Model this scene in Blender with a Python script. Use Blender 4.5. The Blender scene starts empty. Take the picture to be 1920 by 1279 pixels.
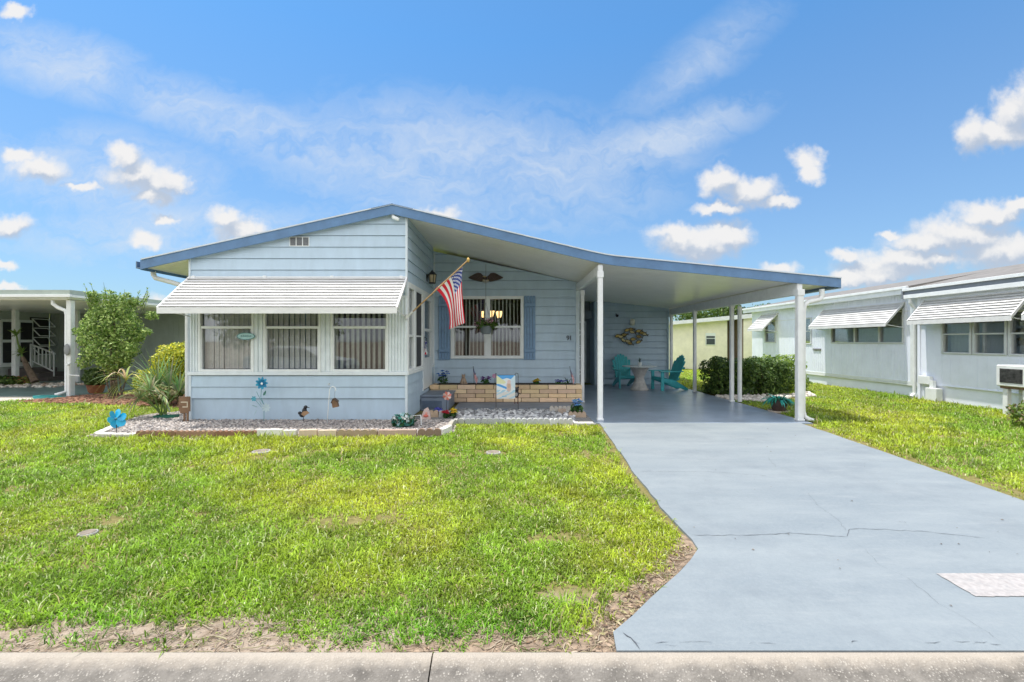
import bpy, math, random
import numpy as np
from mathutils import Vector, Matrix
random.seed(7); rng = np.random.default_rng(11)
SC = bpy.context.scene
COL = SC.collection
R = math.radians
F = 853.333; CH = 1.5
def P(px, py, Y):
    """point seen at (px,py) of the 1920 photo when it stands Y metres in front of the camera"""
    return Vector(((px-960)*Y/F, Y, CH-(py-640)*Y/F))
def G(px, py):
    """point on the ground seen at (px,py)"""
    Y = F*CH/(py-640); return ((px-960)*Y/F, Y)

# ------------------------------------------------------------------ materials
MATS = {}
def mat(name, col, rough=0.6, var=0.12, scale=6.0, bump=0.0, bscale=60.0, metal=0.0, spec=0.5, col2=None,
        attr=False, trans=0.0, emit=0.0, coords='Object', hue=None, stretch=None, blotch=0.0, blotch_col=(.2,.19,.16), blotch_scale=1.2):
    if name in MATS: return MATS[name]
    m = bpy.data.materials.new(name); m.use_nodes = True
    nt = m.node_tree; N = nt.nodes; L = nt.links
    b = N['Principled BSDF']; out = N['Material Output']
    b.inputs['Roughness'].default_value = rough; b.inputs['Metallic'].default_value = metal
    b.inputs['Specular IOR Level'].default_value = spec
    tc = N.new('ShaderNodeTexCoord'); src = tc.outputs[coords]
    if stretch:
        mp = N.new('ShaderNodeMapping'); mp.inputs['Scale'].default_value = stretch
        L.new(src, mp.inputs['Vector']); src = mp.outputs['Vector']
    nz = N.new('ShaderNodeTexNoise'); nz.inputs['Scale'].default_value = scale; nz.inputs['Detail'].default_value = 6
    nz.inputs['Roughness'].default_value = 0.65
    L.new(src, nz.inputs['Vector'])
    mx = N.new('ShaderNodeMix'); mx.data_type = 'RGBA'
    c2 = col2 if col2 else tuple(max(0, c*(1-2*var)) for c in col)
    c1 = col if col2 else tuple(min(1, c*(1+var)) for c in col)
    if attr:
        at = N.new('ShaderNodeAttribute'); at.attribute_name = 'Col'
        mu = N.new('ShaderNodeMix'); mu.data_type = 'RGBA'; mu.blend_type = 'MULTIPLY'; mu.inputs[0].default_value = 1
        L.new(at.outputs['Color'], mu.inputs[6])
        mx.inputs[6].default_value = (1+var, 1+var, 1+var, 1); mx.inputs[7].default_value = (1-var, 1-var, 1-var, 1)
        L.new(nz.outputs['Fac'], mx.inputs[0]); L.new(mx.outputs[2], mu.inputs[7]); colout = mu.outputs[2]
    else:
        rp = N.new('ShaderNodeValToRGB'); rp.color_ramp.elements[0].position = .32; rp.color_ramp.elements[1].position = .68
        L.new(nz.outputs['Fac'], rp.inputs[0])
        mx.inputs[6].default_value = (*c2, 1); mx.inputs[7].default_value = (*c1, 1)
        L.new(rp.outputs[0], mx.inputs[0]); colout = mx.outputs[2]
    if blotch > 0:
        n2 = N.new('ShaderNodeTexNoise'); n2.inputs['Scale'].default_value = blotch_scale; n2.inputs['Detail'].default_value = 9; n2.inputs['Roughness'].default_value = .7
        L.new(src, n2.inputs['Vector'])
        r2 = N.new('ShaderNodeMapRange'); r2.inputs['From Min'].default_value = .5; r2.inputs['From Max'].default_value = .75; r2.inputs['To Max'].default_value = blotch
        L.new(n2.outputs['Fac'], r2.inputs['Value'])
        m2 = N.new('ShaderNodeMix'); m2.data_type = 'RGBA'; L.new(r2.outputs[0], m2.inputs[0]); L.new(colout, m2.inputs[6]); m2.inputs[7].default_value = (*blotch_col, 1)
        colout = m2.outputs[2]
    L.new(colout, b.inputs['Base Color'])
    if bump > 0:
        n3 = N.new('ShaderNodeTexNoise'); n3.inputs['Scale'].default_value = bscale; n3.inputs['Detail'].default_value = 5
        L.new(src, n3.inputs['Vector'])
        bp = N.new('ShaderNodeBump'); bp.inputs['Strength'].default_value = bump; bp.inputs['Distance'].default_value = .01
        L.new(n3.outputs['Fac'], bp.inputs['Height']); L.new(bp.outputs[0], b.inputs['Normal'])
    if trans > 0:
        t = N.new('ShaderNodeBsdfTranslucent'); L.new(colout, t.inputs['Color'])
        ms = N.new('ShaderNodeMixShader'); ms.inputs[0].default_value = trans
        L.new(b.outputs[0], ms.inputs[1]); L.new(t.outputs[0], ms.inputs[2]); L.new(ms.outputs[0], out.inputs['Surface'])
    if emit > 0:
        L.new(colout, b.inputs['Emission Color']); b.inputs['Emission Strength'].default_value = emit
    MATS[name] = m; return m

def glass_mat(name='window_glass', tint=(.80, .84, .84), refl=1.0):
    if name in MATS: return MATS[name]
    m = bpy.data.materials.new(name); m.use_nodes = True
    nt = m.node_tree; N = nt.nodes; L = nt.links; N.remove(N['Principled BSDF']); out = N['Material Output']
    tr = N.new('ShaderNodeBsdfTransparent'); tr.inputs[0].default_value = (*tint, 1)
    gl = N.new('ShaderNodeBsdfGlossy'); gl.inputs['Roughness'].default_value = .015; gl.inputs[0].default_value = (.95, .97, 1, 1)
    fr = N.new('ShaderNodeFresnel'); fr.inputs[0].default_value = 1.5
    mu = N.new('ShaderNodeMath'); mu.operation = 'MULTIPLY_ADD'; mu.inputs[1].default_value = .75*refl; mu.inputs[2].default_value = .02
    mu.use_clamp = True
    tc = N.new('ShaderNodeTexCoord'); nz = N.new('ShaderNodeTexNoise'); nz.inputs['Scale'].default_value = 1.3
    bp = N.new('ShaderNodeBump'); bp.inputs['Strength'].default_value = .05; bp.inputs['Distance'].default_value = .02
    L.new(tc.outputs['Object'], nz.inputs['Vector']); L.new(nz.outputs['Fac'], bp.inputs['Height']); L.new(bp.outputs[0], gl.inputs['Normal'])
    mx = N.new('ShaderNodeMixShader')
    L.new(fr.outputs[0], mu.inputs[0]); L.new(mu.outputs[0], mx.inputs[0]); L.new(tr.outputs[0], mx.inputs[1]); L.new(gl.outputs[0], mx.inputs[2])
    L.new(mx.outputs[0], out.inputs['Surface']); MATS[name] = m; return m

# ------------------------------------------------------------------ mesh builder
class MB:
    def __init__(s, M=None): s.v = []; s.f = []; s.c = []; s.mi = []; s.M = M; s.col = None; s.m = 0
    def add(s, vs, fs, col=None):
        o = len(s.v)
        for p in vs:
            p = Vector(p); s.v.append(tuple(s.M @ p) if s.M else tuple(p))
        for f in fs:
            s.f.append(tuple(o+i for i in f)); s.c.append(col or s.col or (1, 1, 1)); s.mi.append(s.m)
        return s
    def box(s, x0, x1, y0, y1, z0, z1, bev=0.0, col=None):
        if bev <= 0:
            return s.add([(x0,y0,z0),(x1,y0,z0),(x1,y1,z0),(x0,y1,z0),(x0,y0,z1),(x1,y0,z1),(x1,y1,z1),(x0,y1,z1)],
                  [(0,3,2,1),(4,5,6,7),(0,1,5,4),(1,2,6,5),(2,3,7,6),(3,0,4,7)], col)
        b = min(bev, (x1-x0)/2.01, (y1-y0)/2.01, (z1-z0)/2.01)
        rings = [(b, z0), (0, z0+b), (0, z1-b), (b, z1)]
        vs = []; fs = []
        for ins, z in rings:
            if ins == 0: lo = 0
            x0_, x1_, y0_, y1_ = x0+ins, x1-ins, y0+ins, y1-ins
            k = b if ins == 0 else b*.6
            vs += [(x0_+k,y0_,z),(x1_-k,y0_,z),(x1_,y0_+k,z),(x1_,y1_-k,z),(x1_-k,y1_,z),(x0_+k,y1_,z),(x0_,y1_-k,z),(x0_,y0_+k,z)]
        for r in range(3):
            for i in range(8):
                a = r*8+i; bb = r*8+(i+1) % 8; fs.append((a, bb, bb+8, a+8))
        fs.append(tuple(range(7, -1, -1))); fs.append(tuple(range(24, 32)))
        return s.add(vs, fs, col)
    def obox(s, c, size, rot=(0,0,0), bev=0.0, col=None):
        t = MB(); hx, hy, hz = [k/2 for k in size]; t.box(-hx,hx,-hy,hy,-hz,hz,bev)
        from mathutils import Euler
        M = Matrix.Translation(c) @ Euler(rot).to_matrix().to_4x4()
        return s.add([M @ Vector(p) for p in t.v], t.f, col)
    def bar(s, a, b, w, h=None, up=(0,0,1), col=None):
        """rectangular bar from a to b, w across, h along up"""
        h = h or w; a = Vector(a); b = Vector(b); d = (b-a).normalized(); up = Vector(up)
        if abs(d.dot(up)) > .97: up = Vector((0,1,0))
        x = d.cross(up).normalized(); u = x.cross(d).normalized()
        vs = []
        for p in (a, b):
            for sx, su in ((-1,-1),(1,-1),(1,1),(-1,1)): vs.append(p + x*sx*w/2 + u*su*h/2)
        return s.add(vs, [(0,1,2,3),(7,6,5,4),(0,4,5,1),(1,5,6,2),(2,6,7,3),(3,7,4,0)], col)
    def prism(s, poly, axis, d0, d1, col=None):
        """poly in the two other axes, extruded along axis"""
        def mk(p, d):
            if axis == 'y': return (p[0], d, p[1])
            if axis == 'x': return (d, p[0], p[1])
            return (p[0], p[1], d)
        n = len(poly); vs = [mk(p, d0) for p in poly] + [mk(p, d1) for p in poly]
        fs = [tuple(range(n)), tuple(range(2*n-1, n-1, -1))] + [((i+1) % n, i, n+i, n+(i+1) % n) for i in range(n)]
        return s.add(vs, fs, col)
    def tube(s, pts, r, n=8, col=None, cap=True):
        pts = [Vector(p) for p in pts]; k = len(pts)
        rs = r if isinstance(r, (list, tuple)) else [r]*k
        vs = []; prev = None
        for i, p in enumerate(pts):
            d = (pts[min(i+1, k-1)] - pts[max(i-1, 0)]).normalized()
            if prev is None:
                a = d.orthogonal().normalized()
            else:
                a = (prev - d*prev.dot(d)).normalized()
            prev = a; b = d.cross(a)
            for j in range(n):
                t = 2*math.pi*j/n; vs.append(p + (a*math.cos(t) + b*math.sin(t))*rs[i])
        fs = [(i*n+j, i*n+(j+1) % n, (i+1)*n+(j+1) % n, (i+1)*n+j) for i in range(k-1) for j in range(n)]
        if cap: fs += [tuple(range(n-1, -1, -1)), tuple(range((k-1)*n, k*n))]
        return s.add(vs, fs, col)
    def lathe(s, prof, c=(0,0,0), n=20, col=None, sx=1, sy=1):
        vs = []; k = len(prof)
        for r, z in prof:
            for j in range(n):
                t = 2*math.pi*j/n; vs.append((c[0]+r*math.cos(t)*sx, c[1]+r*math.sin(t)*sy, c[2]+z))
        fs = [(i*n+j, i*n+(j+1) % n, (i+1)*n+(j+1) % n, (i+1)*n+j) for i in range(k-1) for j in range(n)]
        fs += [tuple(range(n-1, -1, -1)), tuple(range((k-1)*n, k*n))]
        return s.add(vs, fs, col)
    def ell(s, c, r, nu=12, nv=8, col=None, rot=None, jit=0.0):
        vs = []; fs = []
        Mx = rot.to_matrix() if rot else None
        for i in range(nv+1):
            ph = math.pi*i/nv
            for j in range(nu):
                t = 2*math.pi*j/nu; k = 1+random.uniform(-jit, jit)
                p = Vector((r[0]*math.sin(ph)*math.cos(t)*k, r[1]*math.sin(ph)*math.sin(t)*k, r[2]*math.cos(ph)*k))
                if Mx: p = Mx @ p
                vs.append(p+Vector(c))
        for i in range(nv):
            for j in range(nu):
                fs.append((i*nu+j, (i+1)*nu+j, (i+1)*nu+(j+1) % nu, i*nu+(j+1) % nu))
        return s.add(vs, fs, col)
    def build(s, name, m, parent=None, smooth=False, loc=None, angle=None):
        off = Vector(loc) if loc is not None else Vector((0,0,0))
        q = parent
        while q is not None: off = off + (q.location if loc is None else Vector((0,0,0))); q = q.parent
        me = bpy.data.meshes.new(name)
        base = off
        me.from_pydata([tuple(Vector(v)-base) for v in s.v], [], s.f)
        ms = m if isinstance(m, (list, tuple)) else [m]
        for k in ms: me.materials.append(k)
        at = me.attributes.new('Col', 'FLOAT_COLOR', 'FACE')
        at.data.foreach_set('color', np.array([(*c[:3], 1) for c in s.c], dtype=np.float32).ravel())
        if len(ms) > 1: me.polygons.foreach_set('material_index', np.array(s.mi, dtype=np.int32))
        if smooth: me.polygons.foreach_set('use_smooth', np.ones(len(s.f), dtype=bool))
        me.update()
        o = bpy.data.objects.new(name, me); COL.objects.link(o)
        if angle is not None:
            me.set_sharp_from_angle(angle=R(angle))
        if parent is not None: o.parent = parent
        elif loc is not None: o.location = loc
        return o

def np_mesh(name, V, Fc, C, m, smooth=False):
    """V (n,3), Fc list of (faces array k), C (nfaces,3)"""
    me = bpy.data.meshes.new(name)
    nf = sum(len(f) for f in Fc)
    loops = np.concatenate([f.ravel() for f in Fc]).astype(np.int32)
    sizes = np.concatenate([np.full(len(f), f.shape[1], dtype=np.int32) for f in Fc])
    starts = np.concatenate([[0], np.cumsum(sizes)[:-1]]).astype(np.int32)
    me.vertices.add(len(V)); me.vertices.foreach_set('co', V.astype(np.float32).ravel())
    me.loops.add(len(loops)); me.loops.foreach_set('vertex_index', loops)
    me.polygons.add(nf); me.polygons.foreach_set('loop_start', starts); me.polygons.foreach_set('loop_total', sizes)
    me.update(calc_edges=True)
    at = me.attributes.new('Col', 'FLOAT_COLOR', 'FACE')
    c4 = np.ones((nf, 4), dtype=np.float32); c4[:, :3] = C; at.data.foreach_set('color', c4.ravel())
    if smooth: me.polygons.foreach_set('use_smooth', np.ones(nf, dtype=bool))
    me.materials.append(m)
    o = bpy.data.objects.new(name, me); COL.objects.link(o); return o

def tag(o, label=None, cat=None, group=None, kind=None):
    if label: o['label'] = label
    if cat: o['category'] = cat
    if group: o['group'] = group
    if kind: o['kind'] = kind
    return o
def thing(name, loc, label, cat, group=None):
    o = bpy.data.objects.new(name, None); COL.objects.link(o); o.location = loc; o.empty_display_size = .1
    return tag(o, label, cat, group)
def copy_tree(o, parent=None):
    c = o.copy(); COL.objects.link(c); c.parent = parent
    for ch in list(o.children): copy_tree(ch, c)
    return c
def wallframe(origin, face):
    """local x = right along the wall seen from outside, y = inward, z = up"""
    ax = {'front': ((1,0,0),(0,1,0)), 'right': ((0,1,0),(-1,0,0)), 'left': ((0,-1,0),(1,0,0)), 'back': ((-1,0,0),(0,-1,0))}[face]
    x, y = Vector(ax[0]), Vector(ax[1])
    M = Matrix((( x[0], y[0], 0, origin[0]), (x[1], y[1], 0, origin[1]), (0, 0, 1, origin[2]), (0,0,0,1)))
    return M
def vnoise(x, y, sc, seed=0):
    """value noise, vectorised"""
    x = np.asarray(x)*sc; y = np.asarray(y)*sc
    xi = np.floor(x).astype(np.int64); yi = np.floor(y).astype(np.int64); xf = x-xi; yf = y-yi
    def h(a, b):
        n = (a*374761393 + b*668265263 + seed*974634777) & 0x7fffffff
        n = ((n ^ (n >> 13))*1274126177) & 0x7fffffff
        return ((n ^ (n >> 16)) & 0xffff)/65535.0
    u = xf*xf*(3-2*xf); v = yf*yf*(3-2*yf)
    return (h(xi,yi)*(1-u)+h(xi+1,yi)*u)*(1-v) + (h(xi,yi+1)*(1-u)+h(xi+1,yi+1)*u)*v
def fbm(x, y, sc, seed=0, o=4):
    t = 0; a = .5
    for k in range(o): t = t + a*vnoise(x, y, sc*2**k, seed+k*17); a *= .5
    return t/(1-.5**o)
def clip_poly(poly, conv):
    """Sutherland-Hodgman; conv counter-clockwise"""
    out = poly
    for i in range(len(conv)):
        a = conv[i]; b = conv[(i+1) % len(conv)]; inp = out; out = []
        def side(p): return (b[0]-a[0])*(p[1]-a[1])-(b[1]-a[1])*(p[0]-a[0])
        for k in range(len(inp)):
            p, q = inp[k], inp[(k+1) % len(inp)]; sp, sq = side(p), side(q)
            if sp >= 0: out.append(p)
            if (sp > 0 > sq) or (sp < 0 < sq):
                t = sp/(sp-sq); out.append((p[0]+t*(q[0]-p[0]), p[1]+t*(q[1]-p[1])))
        if len(out) < 3: return []
    return out
def lap_wall(mb, outline, openings, pitch=.215, z_ref=0.0, proud=.018, gap=.008):
    """lap siding in the wall's local frame: outline convex ccw (x,z); openings (x0,x1,z0,z1)"""
    xs = [p[0] for p in outline]; zs = [p[1] for p in outline]; x0, x1, z0, z1 = min(xs), max(xs), min(zs), max(zs)
    k = math.floor((z0-z_ref)/pitch)
    while z_ref + k*pitch < z1:
        a = z_ref+k*pitch; b = a+pitch; k += 1
        cuts = sorted({max(a, z0), min(b, z1)} | {c for o in openings for c in (o[2], o[3]) if max(a,z0) < c < min(b,z1)})
        for lo, hi in zip(cuts, cuts[1:]):
            if hi-lo < 1e-4: continue
            mid = (lo+hi)/2; segs = [(x0, x1)]
            for o in openings:
                if o[2] < mid < o[3]:
                    ns = []
                    for s0, s1 in segs:
                        if o[1] <= s0 or o[0] >= s1: ns.append((s0, s1)); continue
                        if o[0] > s0: ns.append((s0, o[0]))
                        if o[1] < s1: ns.append((o[1], s1))
                    segs = ns
            for s0, s1 in segs:
                lo_ = lo + (gap if abs(lo-max(a,z0)) < 1e-6 else 0)
                poly = clip_poly([(s0,lo_),(s1,lo_),(s1,hi),(s0,hi)], outline)
                if len(poly) < 3: continue
                off = lambda z: -proud*(1-(z-a)/pitch) - .003
                n = len(poly)
                mb.add([(p[0], off(p[1]), p[1]) for p in poly], [tuple(range(n))])
                if abs(lo-max(a,z0)) < 1e-6:
                    xa = [p[0] for p in poly if abs(p[1]-lo_) < 1e-5]
                    if len(xa) >= 2:
                        e0, e1 = min(xa), max(xa); o_ = off(lo_)
                        mb.add([(e0,0.02,lo_),(e1,0.02,lo_),(e1,o_,lo_),(e0,o_,lo_)], [(0,1,2,3)]); mb.add([(e0,.02,lo),(e1,.02,lo),(e1,.02,lo_),(e0,.02,lo_)], [(0,1,2,3)]); mb.add([(e0,-.003,lo),(e1,-.003,lo),(e1,.02,lo),(e0,.02,lo)], [(0,1,2,3)])
    return mb

# leaf clouds ---------------------------------------------------------------
def leaves(n, clumps, size, cols, seed=1, aspect=.5, up=.3, shell=.55):
    """numpy leaf quads in ellipsoid clumps [(cx,cy,cz,rx,ry,rz)]; returns V,F,C"""
    g = np.random.default_rng(seed)
    vol = np.array([c[3]*c[4]+c[4]*c[5] for c in clumps]); w = vol/vol.sum()
    idx = g.choice(len(clumps), n, p=w); cl = np.array(clumps)[idx]
    d = g.normal(size=(n,3)); d /= np.linalg.norm(d, axis=1, keepdims=True)
    rad = shell + (1-shell)*g.random((n,1))**.6
    lump = 1+.22*np.sin(d[:, :1]*7+idx[:, None])*np.sin(d[:, 1:2]*6)*np.cos(d[:, 2:3]*5)
    pos = cl[:, :3] + d*cl[:, 3:]*rad*lump
    nrm = d*.7 + g.normal(size=(n,3))*.6 + np.array([0,0,up]); nrm /= np.linalg.norm(nrm, axis=1, keepdims=True)
    t = g.normal(size=(n,3)); t -= nrm*(t*nrm).sum(1, keepdims=True); t /= np.linalg.norm(t, axis=1, keepdims=True)
    b = np.cross(nrm, t)
    s = size*(.6+.8*g.random((n,1)))
    A = pos - t*s; Bq = pos + b*s*aspect + nrm*s*.12; Cq = pos + t*s; D = pos - b*s*aspect + nrm*s*.12
    V = np.stack([A,Bq,Cq,D], 1).reshape(-1,3)
    Fq = np.arange(4*n).reshape(n,4)
    cc = np.array(cols); k = g.integers(0, len(cols), n); C = cc[k]*(.75+.5*g.random((n,1)))
    return V, Fq, C
def leaf_obj(name, n, clumps, size, cols, parent=None, seed=1, m=None, **kw):
    V, Fq, C = leaves(n, clumps, size, cols, seed, **kw)
    off = np.zeros(3); q = parent
    while q is not None: off += np.array(q.location); q = q.parent
    o = np_mesh(name, V-off, [Fq], C, m or M_LEAF)
    if parent is not None: o.parent = parent
    return o
EXPOSURE = 1.08
SUN_E = 2.5
SKY_STRENGTH = .13
SKY_TINT = (.315, .62, .78, 1)
TINT_H = (.28, .40, .51, 1)
CL = 3.3
HZ = .26
BACK_FILL = 2.25; ZEN = .5  # strengths of the added fill clouds behind the viewer and overhead
GR_A = (.37,.465,.030); GR_B = (.47,.53,.045); GR_C = (.18,.36,.03); GR_D = (.50,.42,.21); GR_E = (.12,.34,.02)
# ------------------------------------------------------------------ camera, light, world
cam = bpy.data.cameras.new('camera'); cam.lens = 16; cam.sensor_width = 36; cam.clip_end = 3000; cam.clip_start = .05
co = bpy.data.objects.new('camera', cam); COL.objects.link(co); co.location = (0, 0, CH); co.rotation_euler = (R(90), 0, 0)
SC.camera = co
sun = bpy.data.lights.new('sun', 'SUN'); sun.energy = SUN_E; sun.angle = R(.6); sun.color = (1, .965, .90)
so = bpy.data.objects.new('sun', sun); COL.objects.link(so)
SUN_DIR = Vector((-.27, .05, 1)).normalized()          # towards the sun
so.rotation_euler = SUN_DIR.to_track_quat('Z', 'Y').to_euler(); so.location = (0, 0, 30)
SC.view_settings.view_transform = 'Standard'; SC.view_settings.look = 'None'; SC.view_settings.exposure = EXPOSURE; SC.view_settings.gamma = 1
SC.cycles.max_bounces = 8; SC.cycles.transparent_max_bounces = 16; SC.cycles.diffuse_bounces = 6
SC.cycles.caustics_reflective = False; SC.cycles.caustics_refractive = False
w = bpy.data.worlds.new('World'); SC.world = w; w.use_nodes = True
nt = w.node_tree; N = nt.nodes; L = nt.links
bg = N['Background']; bg.inputs['Strength'].default_value = SKY_STRENGTH
sky = N.new('ShaderNodeTexSky'); sky.sky_type = 'NISHITA'; sky.sun_disc = False
sky.sun_elevation = math.asin(SUN_DIR.z); sky.sun_rotation = math.atan2(SUN_DIR.x, SUN_DIR.y)
sky.air_density = 1.0; sky.dust_density = .6; sky.ozone_density = 1.6; sky.altitude = 0
def math_(op, a, b=None, c=None, clamp=False):
    n = N.new('ShaderNodeMath'); n.operation = op; n.use_clamp = clamp
    for i, k in enumerate((a, b, c)):
        if k is None: continue
        if isinstance(k, (int, float)): n.inputs[i].default_value = k
        else: L.new(k, n.inputs[i])
    return n.outputs[0]
def vmath(op, a, b=None, scale=None):
    n = N.new('ShaderNodeVectorMath'); n.operation = op
    for i, k in enumerate((a, b)):
        if k is None: continue
        if isinstance(k, tuple): n.inputs[i].default_value = k
        else: L.new(k, n.inputs[i])
    if scale is not None: n.inputs['Scale'].default_value = scale
    return n.outputs['Value'] if op in ('LENGTH', 'DOT_PRODUCT') else n.outputs[0]
def noise(v, sc, det=6, rough=.6, out='Fac'):
    n = N.new('ShaderNodeTexNoise'); n.inputs['Scale'].default_value = sc; n.inputs['Detail'].default_value = det; n.inputs['Roughness'].default_value = rough
    L.new(v, n.inputs['Vector']); return n.outputs[out]
def maprange(v, a, b, c=0, d=1, smooth=True):
    n = N.new('ShaderNodeMapRange'); n.interpolation_type = 'SMOOTHSTEP' if smooth else 'LINEAR'
    for i, k in zip(('From Min','From Max','To Min','To Max'), (a,b,c,d)): n.inputs[i].default_value = k
    L.new(v, n.inputs['Value']); return n.outputs[0]
def mixc(f, a, b, blend='MIX'):
    n = N.new('ShaderNodeMix'); n.data_type = 'RGBA'; n.blend_type = blend
    for i, k in ((0, f), (6, a), (7, b)):
        if isinstance(k, (int, float)): n.inputs[i].default_value = k
        elif isinstance(k, tuple): n.inputs[i].default_value = k
        else: L.new(k, n.inputs[i])
    return n.outputs[2]
tc = N.new('ShaderNodeTexCoord'); sp = N.new('ShaderNodeSeparateXYZ'); L.new(tc.outputs['Generated'], sp.inputs[0])
# direction -> (azimuth tangent, elevation tangent); the back half of the sky mirrors the front
den = math_('MAXIMUM', math_('ABSOLUTE', sp.outputs[1]), .08)
cu = N.new('ShaderNodeCombineXYZ'); L.new(math_('DIVIDE', sp.outputs[0], den), cu.inputs[0]); L.new(math_('DIVIDE', sp.outputs[2], den), cu.inputs[1])
uv = cu.outputs[0]
wn = vmath('SUBTRACT', noise(uv, 11, 3, .6, 'Color'), (.5, .5, .5))
wuv = vmath('ADD', uv, vmath('SCALE', wn, scale=.062))
wn2 = vmath('SUBTRACT', noise(uv, 34, 3, .6, 'Color'), (.5, .5, .5))
wuv = vmath('ADD', wuv, vmath('SCALE', wn2, scale=.034))
def C_(px, py, rx, ry): return ((px-960)/F, (640-py)/F, rx/F, ry/F)
CUM = [C_(75,318,62,30), C_(40,295,36,20), C_(232,295,44,34), C_(262,330,88,34), C_(300,345,62,34), C_(325,340,40,24), C_(285,370,48,18),
       C_(425,412,45,28), C_(450,432,62,26), C_(275,455,36,22), C_(20,422,52,28), C_(310,408,30,14), C_(8,498,30,14), C_(15,540,40,14),
       C_(1350,345,46,34), C_(1400,362,72,34), C_(1455,382,42,20), C_(1515,300,36,36), C_(1520,325,32,24),
       C_(1270,440,66,30), C_(1310,455,108,38), C_(1370,445,55,34), C_(1870,250,88,36), C_(1895,215,46,60), C_(1825,255,46,46), C_(1940,200,50,90),
       C_(1460,500,40,18), C_(1590,480,42,18), C_(1665,440,24,14), C_(1760,490,40,18), C_(1860,400,90,30), C_(1920,390,50,20), C_(1800,440,130,46), C_(1700,490,140,34), C_(1880,470,120,50),
       C_(820,400,48,22), C_(30,20,40,18), C_(1600,525,120,24), C_(350,575,120,22), C_(1000,590,220,20), C_(1740,455,100,34), C_(1660,510,120,30), C_(1345,395,60,16), C_(160,350,40,12)]
def cumulus(v, rmin=0):
    acc = None
    for (cx, cy, rx, ry) in CUM:
        if rx*F < rmin: continue
        d = vmath('MULTIPLY', vmath('SUBTRACT', v, (cx, cy, 0)), (1/rx, 1/ry, 0))
        k = math_('SUBTRACT', 1, vmath('LENGTH', d))
        acc = k if acc is None else math_('SMOOTH_MAX', acc, k, .12)
    return acc
acc = cumulus(wuv); acc2 = cumulus(vmath('ADD', wuv, (-.012, .026, 0)), 42)
puff = noise(uv, 26, 4, .62)
dens = math_('MULTIPLY', maprange(math_('MULTIPLY_ADD', math_('SUBTRACT', puff, .5), .55, acc), -.10, .60), .94)
lit = math_('ADD', math_('MULTIPLY', math_('SUBTRACT', acc, acc2), 1.25), math_('MULTIPLY_ADD', puff, .9, .05), clamp=False)
ccol = mixc(maprange(lit, .12, 1.08), (.56*CL, .64*CL, .77*CL, 1), (1.02*CL, 1.0*CL, .98*CL, 1))
# high thin cirrus: stretched noise inside broad soft bands
def band(px, py, rx, ry, ang):
    d = vmath('SUBTRACT', uv, ((px-960)/F, (640-py)/F, 0))
    vr = N.new('ShaderNodeVectorRotate'); vr.rotation_type = 'Z_AXIS'; vr.inputs['Angle'].default_value = R(ang); L.new(d, vr.inputs['Vector'])
    return math_('SUBTRACT', 1, vmath('LENGTH', vmath('MULTIPLY', vr.outputs[0], (F/rx, F/ry, 0))))
bacc = None
for b in [(480,245,520,75,19), (860,315,520,160,5), (1260,258,230,62,-20), (1310,120,240,60,-38,.55), (120,120,260,80,15), (1090,300,300,90,-6), (180,330,330,120,5), (350,440,500,90,0)]:
    k = band(*b[:5]); k = math_('MULTIPLY', k, b[5] if len(b) > 5 else 1.0); bacc = k if bacc is None else math_('MAXIMUM', bacc, k)
mp = N.new('ShaderNodeMapping'); mp.inputs['Rotation'].default_value = (0, 0, R(16)); mp.inputs['Scale'].default_value = (1.0, 3.6, 1)
L.new(vmath('ADD', uv, vmath('SCALE', wn, scale=.16)), mp.inputs['Vector'])
cir = noise(mp.outputs[0], 4.2, 6, .62)
cfac = math_('MULTIPLY', math_('MULTIPLY', maprange(bacc, -.30, .85), maprange(cir, .08, .82)), .80)
hz = maprange(sp.outputs[2], .0, .55, HZ, .03, False)
tint = mixc(maprange(sp.outputs[2], .0, .55, 0, 1, False), TINT_H, SKY_TINT)
skyc = mixc(1.0, sky.outputs[0], tint, 'MULTIPLY')
base = mixc(math_('MAXIMUM', cfac, hz), skyc, (.80*CL, .88*CL, .98*CL, 1))
fin = mixc(dens, base, ccol)
# added unseen bright cloud decks behind the viewer and overhead, filling the shaded front
fill_deck = noise(tc.outputs['Generated'], 2.2, 4, .55)
dk_c = mixc(maprange(fill_deck, .3, .7), (BACK_FILL*.55*CL, BACK_FILL*.57*CL, BACK_FILL*.60*CL, 1), (BACK_FILL*1.05*CL, BACK_FILL*1.07*CL, BACK_FILL*1.14*CL, 1))
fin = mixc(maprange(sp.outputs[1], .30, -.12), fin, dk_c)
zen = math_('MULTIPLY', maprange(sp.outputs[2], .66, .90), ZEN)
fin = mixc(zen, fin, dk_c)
up = maprange(sp.outputs[2], -.02, .01)
fin = mixc(up, (.9, 1.1, .6, 1), fin)
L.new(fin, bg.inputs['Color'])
w.cycles.sampling_method = 'MANUAL'; w.cycles.sample_map_resolution = 512

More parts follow.
